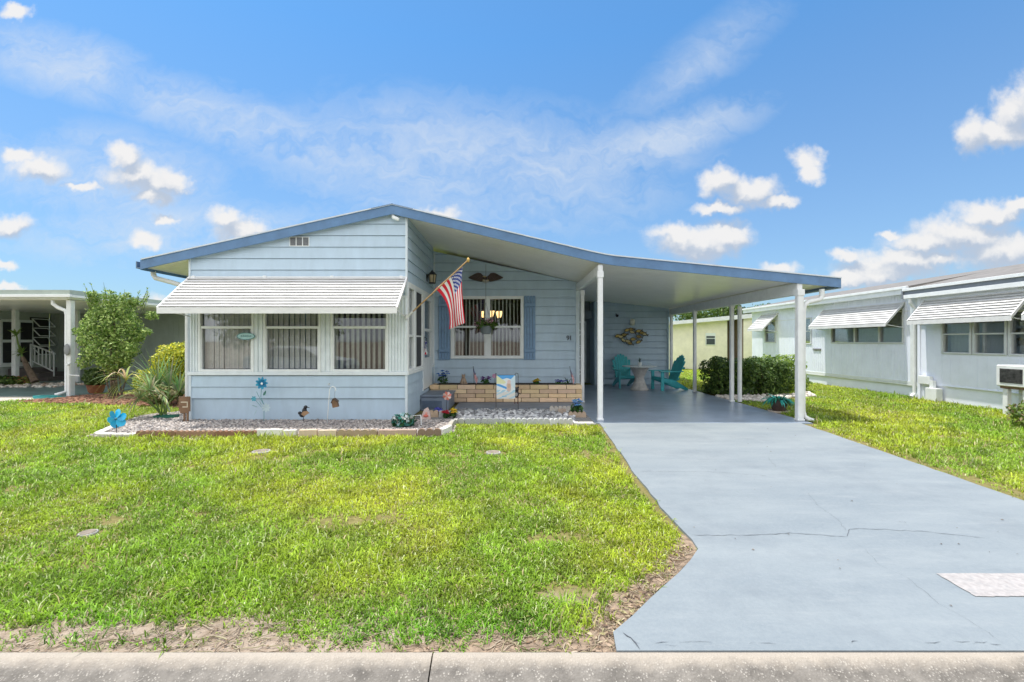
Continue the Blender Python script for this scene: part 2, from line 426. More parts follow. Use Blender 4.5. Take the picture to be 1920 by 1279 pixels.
# ------------------------------------------------------------------ shared materials
M_WALL = mat('pale_blue_siding', (.445,.565,.665), .5, .04, 3, bump=.15, bscale=40, blotch=.28, blotch_col=(.375,.47,.53), blotch_scale=2, stretch=(1.6,1.6,.5))
M_TRIMB = mat('blue_trim_paint', (.10,.205,.37), .42, .10, 4, bump=.1, bscale=30, blotch=.15, blotch_col=(.10,.17,.30))
M_SHUT = mat('shutter_paint', (.19,.31,.47), .5, .08, 8)
M_WHITE = mat('white_painted_metal', (.74,.755,.75), .42, .05, 5, blotch=.10, blotch_col=(.6,.58,.52), blotch_scale=3)
M_CREAM = mat('cream_soffit_panel', (.87,.84,.80), .30, .03, 2.5, blotch=.12, blotch_col=(.74,.71,.66))
M_VINYL = mat('white_window_vinyl', (.76,.79,.78), .4, .04, 5)
M_AWN = mat('awning_aluminium', (.78,.78,.77), .45, .05, 6, blotch=.22, blotch_col=(.42,.40,.37), blotch_scale=4, stretch=(.6,2,2))
M_DARK = mat('dark_void', (.02,.02,.022), .7, .1)
M_ROOF = mat('white_metal_roof', (.72,.73,.73), .5, .08, 2)
M_BLIND = mat('beige_blind', (.84,.79,.77), .7, .06, 12)
M_BLIND_W = mat('pale_blind', (.62,.62,.56), .7, .06, 12)
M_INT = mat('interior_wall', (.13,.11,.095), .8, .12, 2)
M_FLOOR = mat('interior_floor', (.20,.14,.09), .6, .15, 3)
M_GLASS = glass_mat(tint=(.93,.95,.95))
M_SCREEN = mat('insect_screen', (.045,.05,.058), .7, .1, 40)
M_LEAF = mat('leaf_paint', (1,1,1), .5, .18, 9, attr=True, trans=.30, spec=.35)
M_COL = mat('painted_colours', (1,1,1), .5, .06, 14, attr=True)
M_CLOTH = mat('printed_cloth', (1,1,1), .75, .05, 20, attr=True, trans=.10)
M_PLAS = mat('bright_plastic', (1,1,1), .3, .05, 14, attr=True, trans=.12)
M_BLACK = mat('black_iron', (.018,.018,.02), .45, .2, 20)
M_BROWNMETAL = mat('bronze_metal', (.055,.03,.022), .45, .2, 14)
M_WOOD = mat('varnished_wood', (.42,.27,.12), .5, .15, 8, stretch=(1,1,6))
M_BROWNWOOD = mat('brown_stained_wood', (.20,.115,.06), .7, .2, 9, bump=.3, bscale=30)
M_BRICK = mat('tan_block', (.66,.48,.30), .88, .16, 5, bump=.5, bscale=45, attr=False, blotch=.3, blotch_col=(.36,.23,.13), blotch_scale=7)
M_BRICKA = mat('tan_block_tints', (1,1,1), .88, .16, 9, bump=.6, bscale=55, attr=True, blotch=.30, blotch_col=(.33,.22,.13), blotch_scale=7)
M_MORTAR = mat('mortar', (.20,.155,.11), .95, .15, 20)
M_CONC = mat('grey_concrete', (.36,.35,.33), .9, .2, 14, bump=.5, bscale=70, blotch=.35, blotch_col=(.2,.19,.17), blotch_scale=5)
M_STONE = mat('edging_stone_tints', (1,1,1), .92, .18, 14, bump=.7, bscale=60, attr=True, blotch=.35, blotch_col=(.17,.15,.13), blotch_scale=8)
M_TEAL = mat('teal_painted_wood', (.06,.44,.48), .45, .1, 9)
M_PAINTGREY = mat('blue_grey_floor_paint', (.19,.23,.29), .5, .12, 3, blotch=.25, blotch_col=(.15,.18,.22), bump=.2, bscale=40)
M_TERRA = mat('terracotta', (.34,.12,.06), .8, .12, 10)
M_BARK = mat('bark', (.14,.10,.07), .9, .3, 14, bump=.8, bscale=35)
M_STEM = mat('green_stem', (.05,.12,.03), .6, .2, 12)
M_RIB = mat('neighbour_wall_panel', (.80,.83,.92), .5, .04, 2, blotch=.12, blotch_col=(.70,.73,.79), blotch_scale=2)

# ------------------------------------------------------------------ ground, road, kerb, driveway
DRIVE = [(1.575,8.2),(1.47,6.5),(1.365,5.06),(1.33,3.9),(1.342,3.40),(1.325,3.24),(1.06,2.90),(.78,2.60),(.515,2.315),(.50,2.17),(6.3,2.17),(5.2,2.9),(4.78,3.5),(4.74,4.2),(4.95,6.0),(5.2,8.2)]
BED = [(-6.55,7.02),(-1.12,7.02),(-.93,7.4),(-1.02,8.35),(-1.02,8.52),(-6.03,8.52),(-6.03,9.6),(-6.9,9.7),(-7.35,9.0),(-7.0,8.0)]
ROCKBED = [(-1.15,8.12),(1.5,8.05),(1.5,9.7),(-1.6,9.7),(-1.95,8.7),(-1.5,8.55)]
MULCH = [(-12.2,11.0),(-9.4,10.6),(-7.2,10.0),(-7.0,11.2),(-8.5,12.6),(-11.6,12.7)]
def pip(x, y, poly):
    x = np.asarray(x); y = np.asarray(y); r = np.zeros(x.shape, bool); n = len(poly)
    for i in range(n):
        (x1,y1),(x2,y2) = poly[i], poly[(i+1) % n]
        c = ((y1 > y) != (y2 > y)) & (x < (x2-x1)*(y-y1)/((y2-y1) if y2 != y1 else 1e-9)+x1); r ^= c
    return r
def pdist(x, y, poly, closed=True):
    d = np.full(np.shape(x), 1e9)
    for i in range(len(poly) - (0 if closed else 1)):
        a = np.array(poly[i]); b = np.array(poly[(i+1) % len(poly)]); ab = b-a
        t = np.clip(((x-a[0])*ab[0]+(y-a[1])*ab[1])/max(1e-9, ab@ab), 0, 1)
        d = np.minimum(d, np.hypot(x-a[0]-t*ab[0], y-a[1]-t*ab[1]))
    return d
def ground_material():
    m = bpy.data.materials.new('sandy_soil_and_thatch'); m.use_nodes = True
    n_ = m.node_tree.nodes; l_ = m.node_tree.links; b = n_['Principled BSDF']; b.inputs['Roughness'].default_value = .95; b.inputs['Specular IOR Level'].default_value = .1
    t = n_.new('ShaderNodeTexCoord'); s = n_.new('ShaderNodeSeparateXYZ'); l_.new(t.outputs['Object'], s.inputs[0])
    def nz(sc, det=6, r=.6):
        k = n_.new('ShaderNodeTexNoise'); k.inputs['Scale'].default_value = sc; k.inputs['Detail'].default_value = det; k.inputs['Roughness'].default_value = r
        l_.new(t.outputs['Object'], k.inputs['Vector']); return k.outputs[0]
    def mix(f, a, c):
        k = n_.new('ShaderNodeMix'); k.data_type = 'RGBA'; l_.new(f, k.inputs[0])
        for i, q in ((6, a), (7, c)):
            if isinstance(q, tuple): k.inputs[i].default_value = (*q, 1)
            else: l_.new(q, k.inputs[i])
        return k.outputs[2]
    def mr(v, a, c, lo=0, hi=1):
        k = n_.new('ShaderNodeMapRange'); k.interpolation_type = 'SMOOTHSTEP'
        for i, q in zip(('From Min','From Max','To Min','To Max'), (a, c, lo, hi)): k.inputs[i].default_value = q
        l_.new(v, k.inputs[0]); return k.outputs[0]
    sand = mix(mr(nz(26, 8, .7), .3, .7), (.25,.19,.14), (.40,.33,.265))
    sand = mix(mr(nz(4, 5), .5, .72), sand, (.20,.15,.105))
    thatch = mix(mr(nz(18, 8, .75), .3, .7), (.13,.115,.04), (.25,.215,.09))
    far = mix(mr(nz(1.5, 8, .8), .3, .7), (.22,.30,.04), (.34,.40,.08))
    # bare verge along the kerb
    ad = n_.new('ShaderNodeMath'); ad.operation = 'ADD'; l_.new(s.outputs[1], ad.inputs[0])
    k = n_.new('ShaderNodeMath'); k.operation = 'MULTIPLY_ADD'; k.inputs[1].default_value = -.9; k.inputs[2].default_value = .45; l_.new(nz(2.2, 6), k.inputs[0]); l_.new(k.outputs[0], ad.inputs[1])
    c = mix(mr(ad.outputs[0], 2.35, 2.8), sand, thatch)
    c = mix(mr(s.outputs[1], 12, 20), c, far)
    l_.new(c, b.inputs['Base Color'])
    bp = n_.new('ShaderNodeBump'); bp.inputs['Strength'].default_value = .7; bp.inputs['Distance'].default_value = .015; l_.new(nz(45, 6, .7), bp.inputs['Height']); l_.new(bp.outputs[0], b.inputs['Normal'])
    return m
g = MB()
g.add([(-700,2.17,0),(700,2.17,0),(700,900,0),(-700,900,0)], [(0,1,2,3)])
g.add([(-700,-700,0),(700,-700,0),(700,-5.9,0),(-700,-5.9,0)], [(0,1,2,3)])
tag(g.build('ground', ground_material()), kind='structure')
M_ASPH = mat('asphalt', (.17,.165,.155), .9, .2, 40, bump=.5, bscale=120, blotch=.2, blotch_col=(.22,.21,.2))
rd = MB(); rd.add([(-300,-5.3,-.115),(300,-5.3,-.115),(300,1.52,-.115),(-300,1.52,-.115)], [(0,1,2,3)])
tag(rd.build('road', M_ASPH), kind='structure')
def kerb_material():
    m = bpy.data.materials.new('exposed_aggregate_concrete'); m.use_nodes = True
    n_ = m.node_tree.nodes; l_ = m.node_tree.links; b = n_['Principled BSDF']; b.inputs['Roughness'].default_value = .9; b.inputs['Specular IOR Level'].default_value = .25
    t = n_.new('ShaderNodeTexCoord')
    def nz(sc, det=6, r=.6):
        k = n_.new('ShaderNodeTexNoise'); k.inputs['Scale'].default_value = sc; k.inputs['Detail'].default_value = det; k.inputs['Roughness'].default_value = r
        l_.new(t.outputs['Object'], k.inputs['Vector']); return k.outputs[0]
    def mixn(f, a, c):
        k = n_.new('ShaderNodeMix'); k.data_type = 'RGBA'; l_.new(f, k.inputs[0])
        for i, q in ((6, a), (7, c)):
            if isinstance(q, tuple): k.inputs[i].default_value = (*q, 1)
            else: l_.new(q, k.inputs[i])
        return k.outputs[2]
    def mr(v, a, c, lo=0, hi=1):
        k = n_.new('ShaderNodeMapRange')
        for i, q in zip(('From Min','From Max','To Min','To Max'), (a, c, lo, hi)): k.inputs[i].default_value = q
        l_.new(v, k.inputs[0]); return k.outputs[0]
    c = mixn(mr(nz(7, 8, .7), .35, .68), (.115,.105,.093), (.235,.215,.19))
    vo = n_.new('ShaderNodeTexVoronoi'); vo.inputs['Scale'].default_value = 88; l_.new(t.outputs['Object'], vo.inputs['Vector'])
    peb = mr(vo.outputs['Distance'], .42, .25)
    pk = n_.new('ShaderNodeMath'); pk.operation = 'MULTIPLY'; l_.new(peb, pk.inputs[0]); l_.new(mr(nz(30, 3), .45, .6), pk.inputs[1])
    c = mixn(pk.outputs[0], c, (.34,.315,.28))
    # worn clean top of the kerb
    s = n_.new('ShaderNodeSeparateXYZ'); l_.new(t.outputs['Object'], s.inputs[0])
    ad = n_.new('ShaderNodeMath'); ad.operation = 'MULTIPLY_ADD'; l_.new(nz(9, 6, .7), ad.inputs[0]); ad.inputs[1].default_value = .10; l_.new(s.outputs[1], ad.inputs[2])
    pw = n_.new('ShaderNodeMath'); pw.operation = 'MULTIPLY'; l_.new(mr(ad.outputs[0], 2.125, 2.185), pw.inputs[0]); pw.inputs[1].default_value = .75
    c = mixn(pw.outputs[0], c, (.40,.35,.29))
    l_.new(c, b.inputs['Base Color'])
    bp = n_.new('ShaderNodeBump'); bp.inputs['Strength'].default_value = .6; bp.inputs['Distance'].default_value = .006; l_.new(vo.outputs['Distance'], bp.inputs['Height']); bp.invert = True
    l_.new(bp.outputs[0], b.inputs['Normal'])
    return m
M_KERB = kerb_material()
kb = MB(); prof = [(2.172,-.3),(2.172,.014),(2.16,.020),(2.135,.018),(2.10,.004),(2.05,-.018),(1.98,-.048),(1.88,-.088),(1.76,-.104),(1.52,-.108),(1.52,-.3)]
edges = [-14.0]
edges = sorted([-14.0, 14.0]+[-.375+3.05*k for k in range(-4, 5)])
edges = [e for e in edges]
for a, b in zip(edges, edges[1:]): kb.prism(prof, 'x', a+.0035, b-.0035)
tag(kb.build('kerb', M_KERB), kind='structure')
kb2 = MB(); kb2.prism([(-5.95,-.3),(-5.95,.02),(-5.85,.02),(-5.6,-.07),(-5.3,-.11),(-5.3,-.3)], 'x', -60, 60); tag(kb2.build('kerb', M_KERB), kind='structure')

def drive_material():
    m = bpy.data.materials.new('blue_grey_painted_concrete'); m.use_nodes = True
    n_ = m.node_tree.nodes; l_ = m.node_tree.links; b = n_['Principled BSDF']; b.inputs['Roughness'].default_value = .62; b.inputs['Specular IOR Level'].default_value = .35
    t = n_.new('ShaderNodeTexCoord')
    def nz(sc, det=6, r=.6, st=None):
        k = n_.new('ShaderNodeTexNoise'); k.inputs['Scale'].default_value = sc; k.inputs['Detail'].default_value = det; k.inputs['Roughness'].default_value = r
        if st:
            q = n_.new('ShaderNodeMapping'); q.inputs['Scale'].default_value = st; l_.new(t.outputs['Object'], q.inputs[0]); l_.new(q.outputs[0], k.inputs['Vector'])
        else: l_.new(t.outputs['Object'], k.inputs['Vector'])
        return k.outputs[0]
    def mixn(f, a, c):
        k = n_.new('ShaderNodeMix'); k.data_type = 'RGBA'; l_.new(f, k.inputs[0])
        for i, q in ((6, a), (7, c)):
            if isinstance(q, tuple): k.inputs[i].default_value = (*q, 1)
            else: l_.new(q, k.inputs[i])
        return k.outputs[2]
    def mr(v, a, c, lo=0, hi=1):
        k = n_.new('ShaderNodeMapRange')
        for i, q in zip(('From Min','From Max','To Min','To Max'), (a, c, lo, hi)): k.inputs[i].default_value = q
        l_.new(v, k.inputs[0]); return k.outputs[0]
    c = mixn(mr(nz(1.1, 8, .65, (.5,1.6,1)), .35, .68), (.175,.205,.228), (.24,.268,.283))
    c = mixn(mr(nz(40, 4, .7), .35, .75, 0, .35), c, (.28,.307,.318))
    c = mixn(mr(nz(130, 2, .6), .62, .72, 0, .45), c, (.15,.185,.21))
    c = mixn(mr(nz(.9, 8, .75), .50, .78, 0, .75), c, (.145,.168,.19))
    c = mixn(mr(nz(2.6, 8, .8, (.35,1.8,1)), .54, .74, 0, .5), c, (.30,.318,.323))
    c = mixn(mr(nz(11, 8, .8), .63, .72, 0, .55), c, (.15,.175,.19))
    l_.new(c, b.inputs['Base Color'])
    bp = n_.new('ShaderNodeBump'); bp.inputs['Strength'].default_value = .5; bp.inputs['Distance'].default_value = .004; l_.new(nz(90, 6, .7), bp.inputs['Height']); l_.new(bp.outputs[0], b.inputs['Normal'])
    return m
M_DRIVE = drive_material()
def jag(poly, step=.12, amp=.008, seed=3):
    r = random.Random(seed); out = []
    for i in range(len(poly)):
        a, b = Vector(poly[i]), Vector(poly[(i+1) % len(poly)]); n = max(1, int((b-a).length/step))
        for k in range(n):
            p = a.lerp(b, k/n)
            out.append((p.x+r.uniform(-amp, amp)*(k > 0), p.y+r.uniform(-amp, amp)*(k > 0)))
    return out
d = MB()
dj = [p if not (p[1] > 8.18 or p[1] < 2.2) else (p[0], 8.2 if p[1] > 8 else 2.174) for p in jag(DRIVE[::-1], .15, .012)]
d.prism(dj, 'z', -.1, .022)
M_CRACK = mat('dark_crack', (.075,.085,.10), .95, .1)  # thin dark strips laid on the slab as cracks
d.m = 1
def crack(pts, wd, seed):
    r = random.Random(seed); pl = []
    for (a, b) in zip(pts, pts[1:]):
        n = max(2, int(math.dist(a, b)/.035))
        for k in range(n): pl.append((a[0]+(b[0]-a[0])*k/n + r.uniform(-.006,.006), a[1]+(b[1]-a[1])*k/n + r.uniform(-.009,.009)))
    pl.append(pts[-1])
    vs = []; n = len(pl)
    for i, p in enumerate(pl):
        q = pl[min(i+1, n-1)]; o = pl[max(i-1, 0)]; dx, dy = q[0]-o[0], q[1]-o[1]; l = math.hypot(dx, dy) or 1
        ww = wd*.62*r.uniform(.35, 1.1)*(1 if 0 < i < n-1 else .1)
        vs += [(p[0]-dy/l*ww, p[1]+dx/l*ww, .0255), (p[0]+dy/l*ww, p[1]-dx/l*ww, .0255)]
    d.add(vs, [(2*i+1, 2*i+3, 2*i+2, 2*i) for i in range(n-1)])
crack([G(1300,1010), G(1400,1010), G(1480,1006), G(1588,1013)], .0045, 1)
crack([G(1588,1013), G(1592,998), G(1640,998), G(1730,1003), G(1850,1016)], .004, 2)
crack([G(1588,1002), G(1570,980), G(1535,955), G(1515,930)], .0013, 3)
crack([G(1200,888), G(1330,889), G(1440,897)], .0030, 4)
crack([G(1700,1090), G(1760,1140), G(1830,1180), G(1880,1215)], .0012, 5)
crack([G(1600,1020), G(1625,1040), G(1650,1068), G(1700,1090)], .0009, 9)
crack([G(1166,1196), G(1185,1206), G(1200,1228)], .006, 6)
crack([G(1440,862), G(1455,880)], .002, 7)
r_ = random.Random(5)
for k in range(34):
    px = r_.uniform(1180, 1900); py = 1222 + r_.uniform(-9, 6)
    if 2.21 < G(px, py)[1] < 2.27: crack([G(px,py), G(px+r_.uniform(8,40), py+r_.uniform(-4,4))], r_.uniform(.0012,.0036), 20+k)
driveway = d.build('driveway', [M_DRIVE, M_CRACK]); tag(driveway, kind='structure')
cs = MB(); cs.prism([(1.67,8.2),(5.42,8.2),(5.46,15.4),(1.67,15.4)], 'z', -.1, .022); cs.prism([(1.5,8.2),(1.67,8.2),(1.67,11.39),(1.5,9.7)], 'z', -.1, .0215)
tag(cs.build('carport_slab', mat('blue_grey_carport_floor', (.26,.315,.39), .30, .12, 2.0, bump=.25, bscale=30, blotch=.35, blotch_col=(.21,.25,.31), blotch_scale=1.1, spec=.5)), kind='structure')
wk = MB(); wk.box(-1.25,1.49,9.7,10.74,-.05,.055,.01); tag(wk.build('path', M_PAINTGREY), kind='structure')
pm = MB(); pm.add([(x_, y_, .0262) for x_, y_ in jag([G(1755,1083),G(1830,1127),(3.55,2.63),(3.55,2.89)], .02, .0035, 12)], [tuple(range(len(jag([G(1755,1083),G(1830,1127),(3.55,2.63),(3.55,2.89)], .02, .0035, 12))))])
tag(pm.build('painted_marking', mat('worn_white_paint', (.37,.345,.335), .7, .12, 30, blotch=.9, blotch_col=(.25,.255,.26), blotch_scale=16, bump=.4, bscale=90)), kind='structure')
# gravel base sheets
def sheet(name, poly, z, m, kind='structure'):
    s = MB(); s.add([(p[0], p[1], z) for p in poly], [tuple(range(len(poly)))]); o = s.build(name, m); tag(o, kind=kind); return o
M_GBASE = mat('gravel_dust', (.34,.305,.275), .95, .25, 30, bump=.8, bscale=80)
sheet('gravel_bed', BED[::1], .02, M_GBASE)
sheet('rock_bed', ROCKBED, .02, mat('grey_gravel_dust', (.25,.245,.24), .95, .25, 30, bump=.8, bscale=80))
M_SOIL = mat('bare_sandy_soil', (.30,.22,.155), .95, .3, 22, bump=1, bscale=50, blotch=.4, blotch_col=(.15,.105,.07), blotch_scale=6)
sheet('bare_soil', jag([(1.35,3.52),(1.25,3.5),(1.12,3.32),(.95,3.05),(.72,2.85),(.40,2.6),(.12,2.42),(-.25,2.30),(-.6,2.175),(.505,2.175),(.52,2.315),(1.06,2.905),(1.33,3.24)], .08, .035, 8), .004, M_SOIL)
sheet('mulch_bed', MULCH, .015, mat('red_mulch', (.22,.11,.065), .95, .3, 25, bump=1, bscale=60))
# ------------------------------------------------------------------ the blue mobile home
FY = 8.53; OH = 8.42; KS = 8.42/8.13
RT = [(x*KS, 1.5+(z-1.5)*KS) for x, z in [(-6.62,2.945),(-2.14,3.93),(1.35,3.105),(1.5,3.072),(1.67,3.037),(1.85,3.01),(5.88,2.615)]]
XL_, XR_ = RT[0][0], RT[-1][0]
def top_z(X):
    pts = RT
    for (a, za), (b, zb) in zip(pts, pts[1:]):
        if X <= b: return za+(zb-za)*(X-a)/(b-a)
    return pts[-1][1]
house = thing('mobile_home', (-2, FY, 0), 'pale blue single-storey mobile home with carport, low gable roof and blue trim', 'house')
def hp(mb, name, m, parent=None, **kw): return mb.build(name, m, parent or house, **kw)
# roof
r = MB()
for (a, za), (b, zb) in zip(RT, RT[1:]):
    r.prism([(a,za-.05),(b,zb-.05),(b,zb),(a,za)], 'y', OH+.03, 22)
roof = hp(r, 'roof', M_ROOF)
f = MB()
for (a, za), (b, zb) in zip(RT, RT[1:]):
    f.prism([(a,za-.165),(b,zb-.165),(b,zb+.004),(a,za+.004)], 'y', OH, OH+.03)
f.box(XL_-.025,XL_,OH,22,top_z(XL_)-.18,top_z(XL_)+.004)
hp(f, 'fascia', M_TRIMB, roof)
dr = MB()
for (a, za), (b, zb) in zip(RT, RT[1:]):
    if a < -3: dr.m = 0
    dr.prism([(a,za+.004),(b,zb+.004),(b,zb+.026),(a,za+.026)], 'y', OH-.018, OH+.05)
hp(dr, 'drip_edge', mat('drip_edge_metal', (.60,.65,.70), .4, .06), roof)
rc = MB(); rc.obox((RT[1][0]-.19,8.58,RT[1][1]-.025),(.4,.36,.012),(0,-R(12.4),0)); rc.obox((RT[1][0]+.19,8.58,RT[1][1]-.028),(.4,.36,.012),(0,R(13.3),0)); hp(rc, 'ridge_cap', M_TRIMB, roof)
# gutters run along the two eaves
M_GUT = mat('dark_blue_gutter', (.13,.20,.29), .45, .1)
zg = top_z(XL_); gu = MB(); gu.prism([(a+XL_,b+zg) for a, b in [(-.12,-.02),(-.12,-.15),(-.027,-.15),(-.027,-.13),(-.10,-.13),(-.10,-.02)]], 'y', OH+.02, 22); hp(gu, 'gutter', M_GUT, roof)
zg = top_z(XR_); gu = MB(); gu.prism([(a+XR_,b+zg) for a, b in [(-.09,-.055),(-.09,-.175),(.03,-.175),(.03,-.03),(.01,-.03),(.01,-.155),(-.07,-.155),(-.07,-.055)]], 'y', OH+.04, 15.6); hp(gu, 'gutter', M_GUT, roof)
# soffit panels with v-grooves running across the slope
s = MB()
def soffit(xs, y0, y1, pitch=.155):
    y = y0
    while y < y1-1e-4:
        ye = min(y+pitch, y1)
        for a, b in zip(xs, xs[1:]):
            za, zb = top_z(a)-.13, top_z(b)-.13
            s.add([(a,y+.022,za),(b,y+.022,zb),(b,ye,zb),(a,ye,za)], [(0,1,2,3)])
            s.add([(a,y,za+.02),(b,y,zb+.02),(b,y+.022,zb),(a,y+.022,za)], [(0,1,2,3)])
            s.add([(a,y,za),(b,y,zb),(b,y,zb+.02),(a,y,za+.02)], [(0,1,2,3)])
        y = ye
soffit([XL_]+[q[0] for q in RT[1:-1]]+[XR_-.1], OH+.03, 15.7)
hp(s, 'soffit', M_CREAM)
# ---- front bay
Mf = wallframe((0,FY,0),'front')
lo = MB(Mf); lap_wall(lo, [(-6.03,.42),(-1.98,.42),(-1.98,.85),(-6.03,.85)], [], .215, .42)
lo.add([(-6.03,.012,0),(-1.98,.012,0),(-1.98,.012,.42),(-6.03,.012,.42)], [(0,1,2,3)])
lap_wall(lo, [(-6.03,2.35),(-1.98,2.35),(-1.98,top_z(-1.98)-.135),(RT[1][0],RT[1][1]-.135),(-6.03,top_z(-6.03)-.135)], [], .215, 2.825)
front_wall = hp(lo, 'front_wall', M_WALL)
M_LBT = mat('light_blue_trim', (.60,.68,.72), .5, .05)
for q in ((-6.045,-6.0,-.026,.02,0,.86),(-2.0,-1.955,-.026,.02,0,.86),(-6.045,-6.01,-.026,.02,2.35,top_z(-6.03)-.135),(-1.995,-1.955,-.026,.02,2.35,top_z(-1.98)-.14)):
    cb = MB(Mf); cb.box(*q); hp(cb, 'corner_trim', M_LBT, front_wall)
# window band: sill, posts, fluted corner
tb = MB(Mf)
tb.box(-6.06,-1.95,-.045,.05,.86,.925,.006); tb.box(-6.03,-1.98,-.03,.05,2.30,2.35)
def rib_panel(a, b, n):
    wd = (b-a)/n
    for k in range(n): tb.box(a+k*wd+.008, a+(k+1)*wd-.008, -.032, .04, .925, 2.30, .008)
    tb.box(a, b, -.012, .04, .925, 2.30)
rib_panel(-6.03,-5.87,3); rib_panel(-2.31,-1.965,6); rib_panel(-4.825,-4.655,2); rib_panel(-3.575,-3.395,2)
hp(tb, 'window_band_trim', mat('white_trim_board', (.70,.76,.78), .5, .05, 5))
def window(parent, M, x0, x1, z0, z1, rails=(), mulls=(), fw=.045, fd=(-.03,.06), pane_y=.03, blind=None, bl_gap=.12, bl_w=.085, seed=0, vis=True, frame_m=None, screen=None, name='window', lower_proud=True, blind_y=.12, broken=0.0, turn=22):
    fr = MB(M)
    fr.box(x0,x0+fw,fd[0],fd[1],z0,z1,.005); fr.box(x1-fw,x1,fd[0],fd[1],z0,z1,.005)
    fr.box(x0+fw,x1-fw,fd[0]+.002,fd[1],z0,z0+fw,.005); fr.box(x0+fw,x1-fw,fd[0]+.002,fd[1],z1-fw,z1,.005)
    for mx, mw in mulls: fr.box(mx-mw/2,mx+mw/2,fd[0]+.003,fd[1],z0+fw,z1-fw,.005)
    xs = [x0+fw] + [q for mx, mw in mulls for q in (mx-mw/2, mx+mw/2)] + [x1-fw]
    for zr, hr in rails:
        for a, b in zip(xs[::2], xs[1::2]): fr.box(a,b,fd[0]+.012,fd[1],zr-hr/2,zr+hr/2,.004)
    if lower_proud and rails:
        zr, hr = rails[0]
        for a, b in zip(xs[::2], xs[1::2]):
            fr.box(a,a+.018,fd[0]+.012,fd[1]-.01,z0+fw,zr-hr/2); fr.box(b-.018,b,fd[0]+.012,fd[1]-.01,z0+fw,zr-hr/2)
    w_ = fr.build(name, frame_m or M_VINYL, parent)
    zs = [z0+fw] + [q for zr, hr in rails for q in (zr-hr/2, zr+hr/2)] + [z1-fw]
    for a, b in zip(xs[::2], xs[1::2]):
        for c, e in zip(zs[::2], zs[1::2]):
            g_ = MB(M); g_.box(a,b,pane_y,pane_y+.005,c,e); g_.build('pane', M_GLASS, w_)
            if screen and screen == (c == zs[0]):
                q = MB(M); q.add([(a,pane_y-.012,c),(b,pane_y-.012,c),(b,pane_y-.012,e),(a,pane_y-.012,e)], [(0,1,2,3)]); q.build('screen', M_SCREEN, w_)
    if blind:
        bl = MB(M); rr = random.Random(seed); x = x0+fw+.02
        while x < x1-fw-.02:
            if rr.random() >= broken:
                a = R(turn+rr.uniform(-9,9)); cx = x; hw = bl_w/2
                dx, dy = math.cos(a)*hw, math.sin(a)*hw; sag = rr.uniform(-.006,.006)
                bl.add([(cx-dx+sag,blind_y-dy,z0+.05),(cx+sag,blind_y+.008,z0+.05),(cx+dx+sag,blind_y+dy,z0+.05),(cx-dx,blind_y-dy,z1-.04),(cx,blind_y+.008,z1-.04),(cx+dx,blind_y+dy,z1-.04)], [(0,1,4,3),(1,2,5,4)])
            x += bl_gap*rr.uniform(.94,1.06)
        bl.box(x0+fw,x1-fw,blind_y-.03,blind_y+.03,z1-.05,z1-.01)
        bl.build('blind', blind, w_)
    return w_
window(house, Mf, -5.87,-4.825,.925,2.30, [(1.755,.05)], blind=M_BLIND, bl_gap=.096, bl_w=.078, seed=1, turn=14)
window(house, Mf, -4.655,-3.575,.925,2.30, [(1.755,.05)], blind=M_BLIND, bl_gap=.104, bl_w=.078, seed=2, turn=18)
window(house, Mf, -3.395,-2.31,.925,2.30, [(1.755,.05)], blind=M_BLIND_W, bl_gap=.100, bl_w=.055, seed=3, broken=.12, turn=35)
# ---- bay side wall (faces the porch)
Ms = wallframe((-1.98,0,0),'right')
sw = MB(Ms); zt = top_z(-1.98)-.135
lap_wall(sw, [(8.53,.0),(11.4,.0),(11.4,zt),(8.53,zt)], [(8.56,11.38,.9,2.58),(10.08,11.10,.40,1.0)], .215, 2.825-11*.215)
hp(sw, 'side_wall', M_WALL)
st = MB(Ms); st.box(8.53,10.06,-.04,.03,.86,.92,.005); st.box(11.12,11.4,-.04,.03,.86,.92); st.box(8.53,11.4,-.03,.03,2.56,2.62)
for a, b in ((8.53,8.60),(9.17,9.24),(9.98,10.08),(11.10,11.16),(11.36,11.40)): st.box(a,b,-.028,.03,.92,2.56)
st.box(10.03,10.08,-.03,.03,.40,.92); st.box(11.10,11.15,-.03,.03,.40,.92)
hp(st, 'side_window_trim', M_VINYL)
window(house, Ms, 8.60,9.17,.92,2.56,[(1.60,.05)], blind=M_BLIND, seed=5, bl_gap=.11)
w2 = window(house, Ms, 9.24,9.98,.92,2.56,[(1.60,.03)], screen=False)
q = MB(Ms); q.add([(9.28,.0,.96),(9.94,.0,.96),(9.94,.0,2.52),(9.28,.0,2.52)], [(0,1,2,3)]); q.build('screen', M_SCREEN, w2)
window(house, Ms, 11.16,11.36,.92,2.56,[(1.60,.05)], fw=.03)
# storm door
dm = MB(Ms)
dm.box(10.08,10.17,-.03,.03,.42,2.56,.004); dm.box(11.01,11.10,-.03,.03,.42,2.56,.004); dm.box(10.17,11.01,-.028,.03,.42,1.12,.004); dm.box(10.17,11.01,-.028,.03,2.44,2.56,.004); dm.box(10.17,11.01,-.026,.03,1.72,1.78,.004)
door = hp(dm, 'storm_door', M_VINYL)
q = MB(Ms); q.box(10.17,11.01,.005,.01,1.12,1.72); q.build('pane', M_GLASS, door)
q = MB(Ms); q.box(10.17,11.01,.005,.01,1.78,2.44); q.build('pane', M_GLASS, door)
q = MB(Ms); q.box(10.15,11.03,.05,.07,.42,2.5); q.build('inner_door', M_VINYL, door)
q = MB(Ms); q.tube([(10.2,-.03,1.42),(10.2,-.07,1.44),(10.2,-.07,1.56),(10.2,-.03,1.58)], .009, 6); q.build('handle', M_BLACK, door)
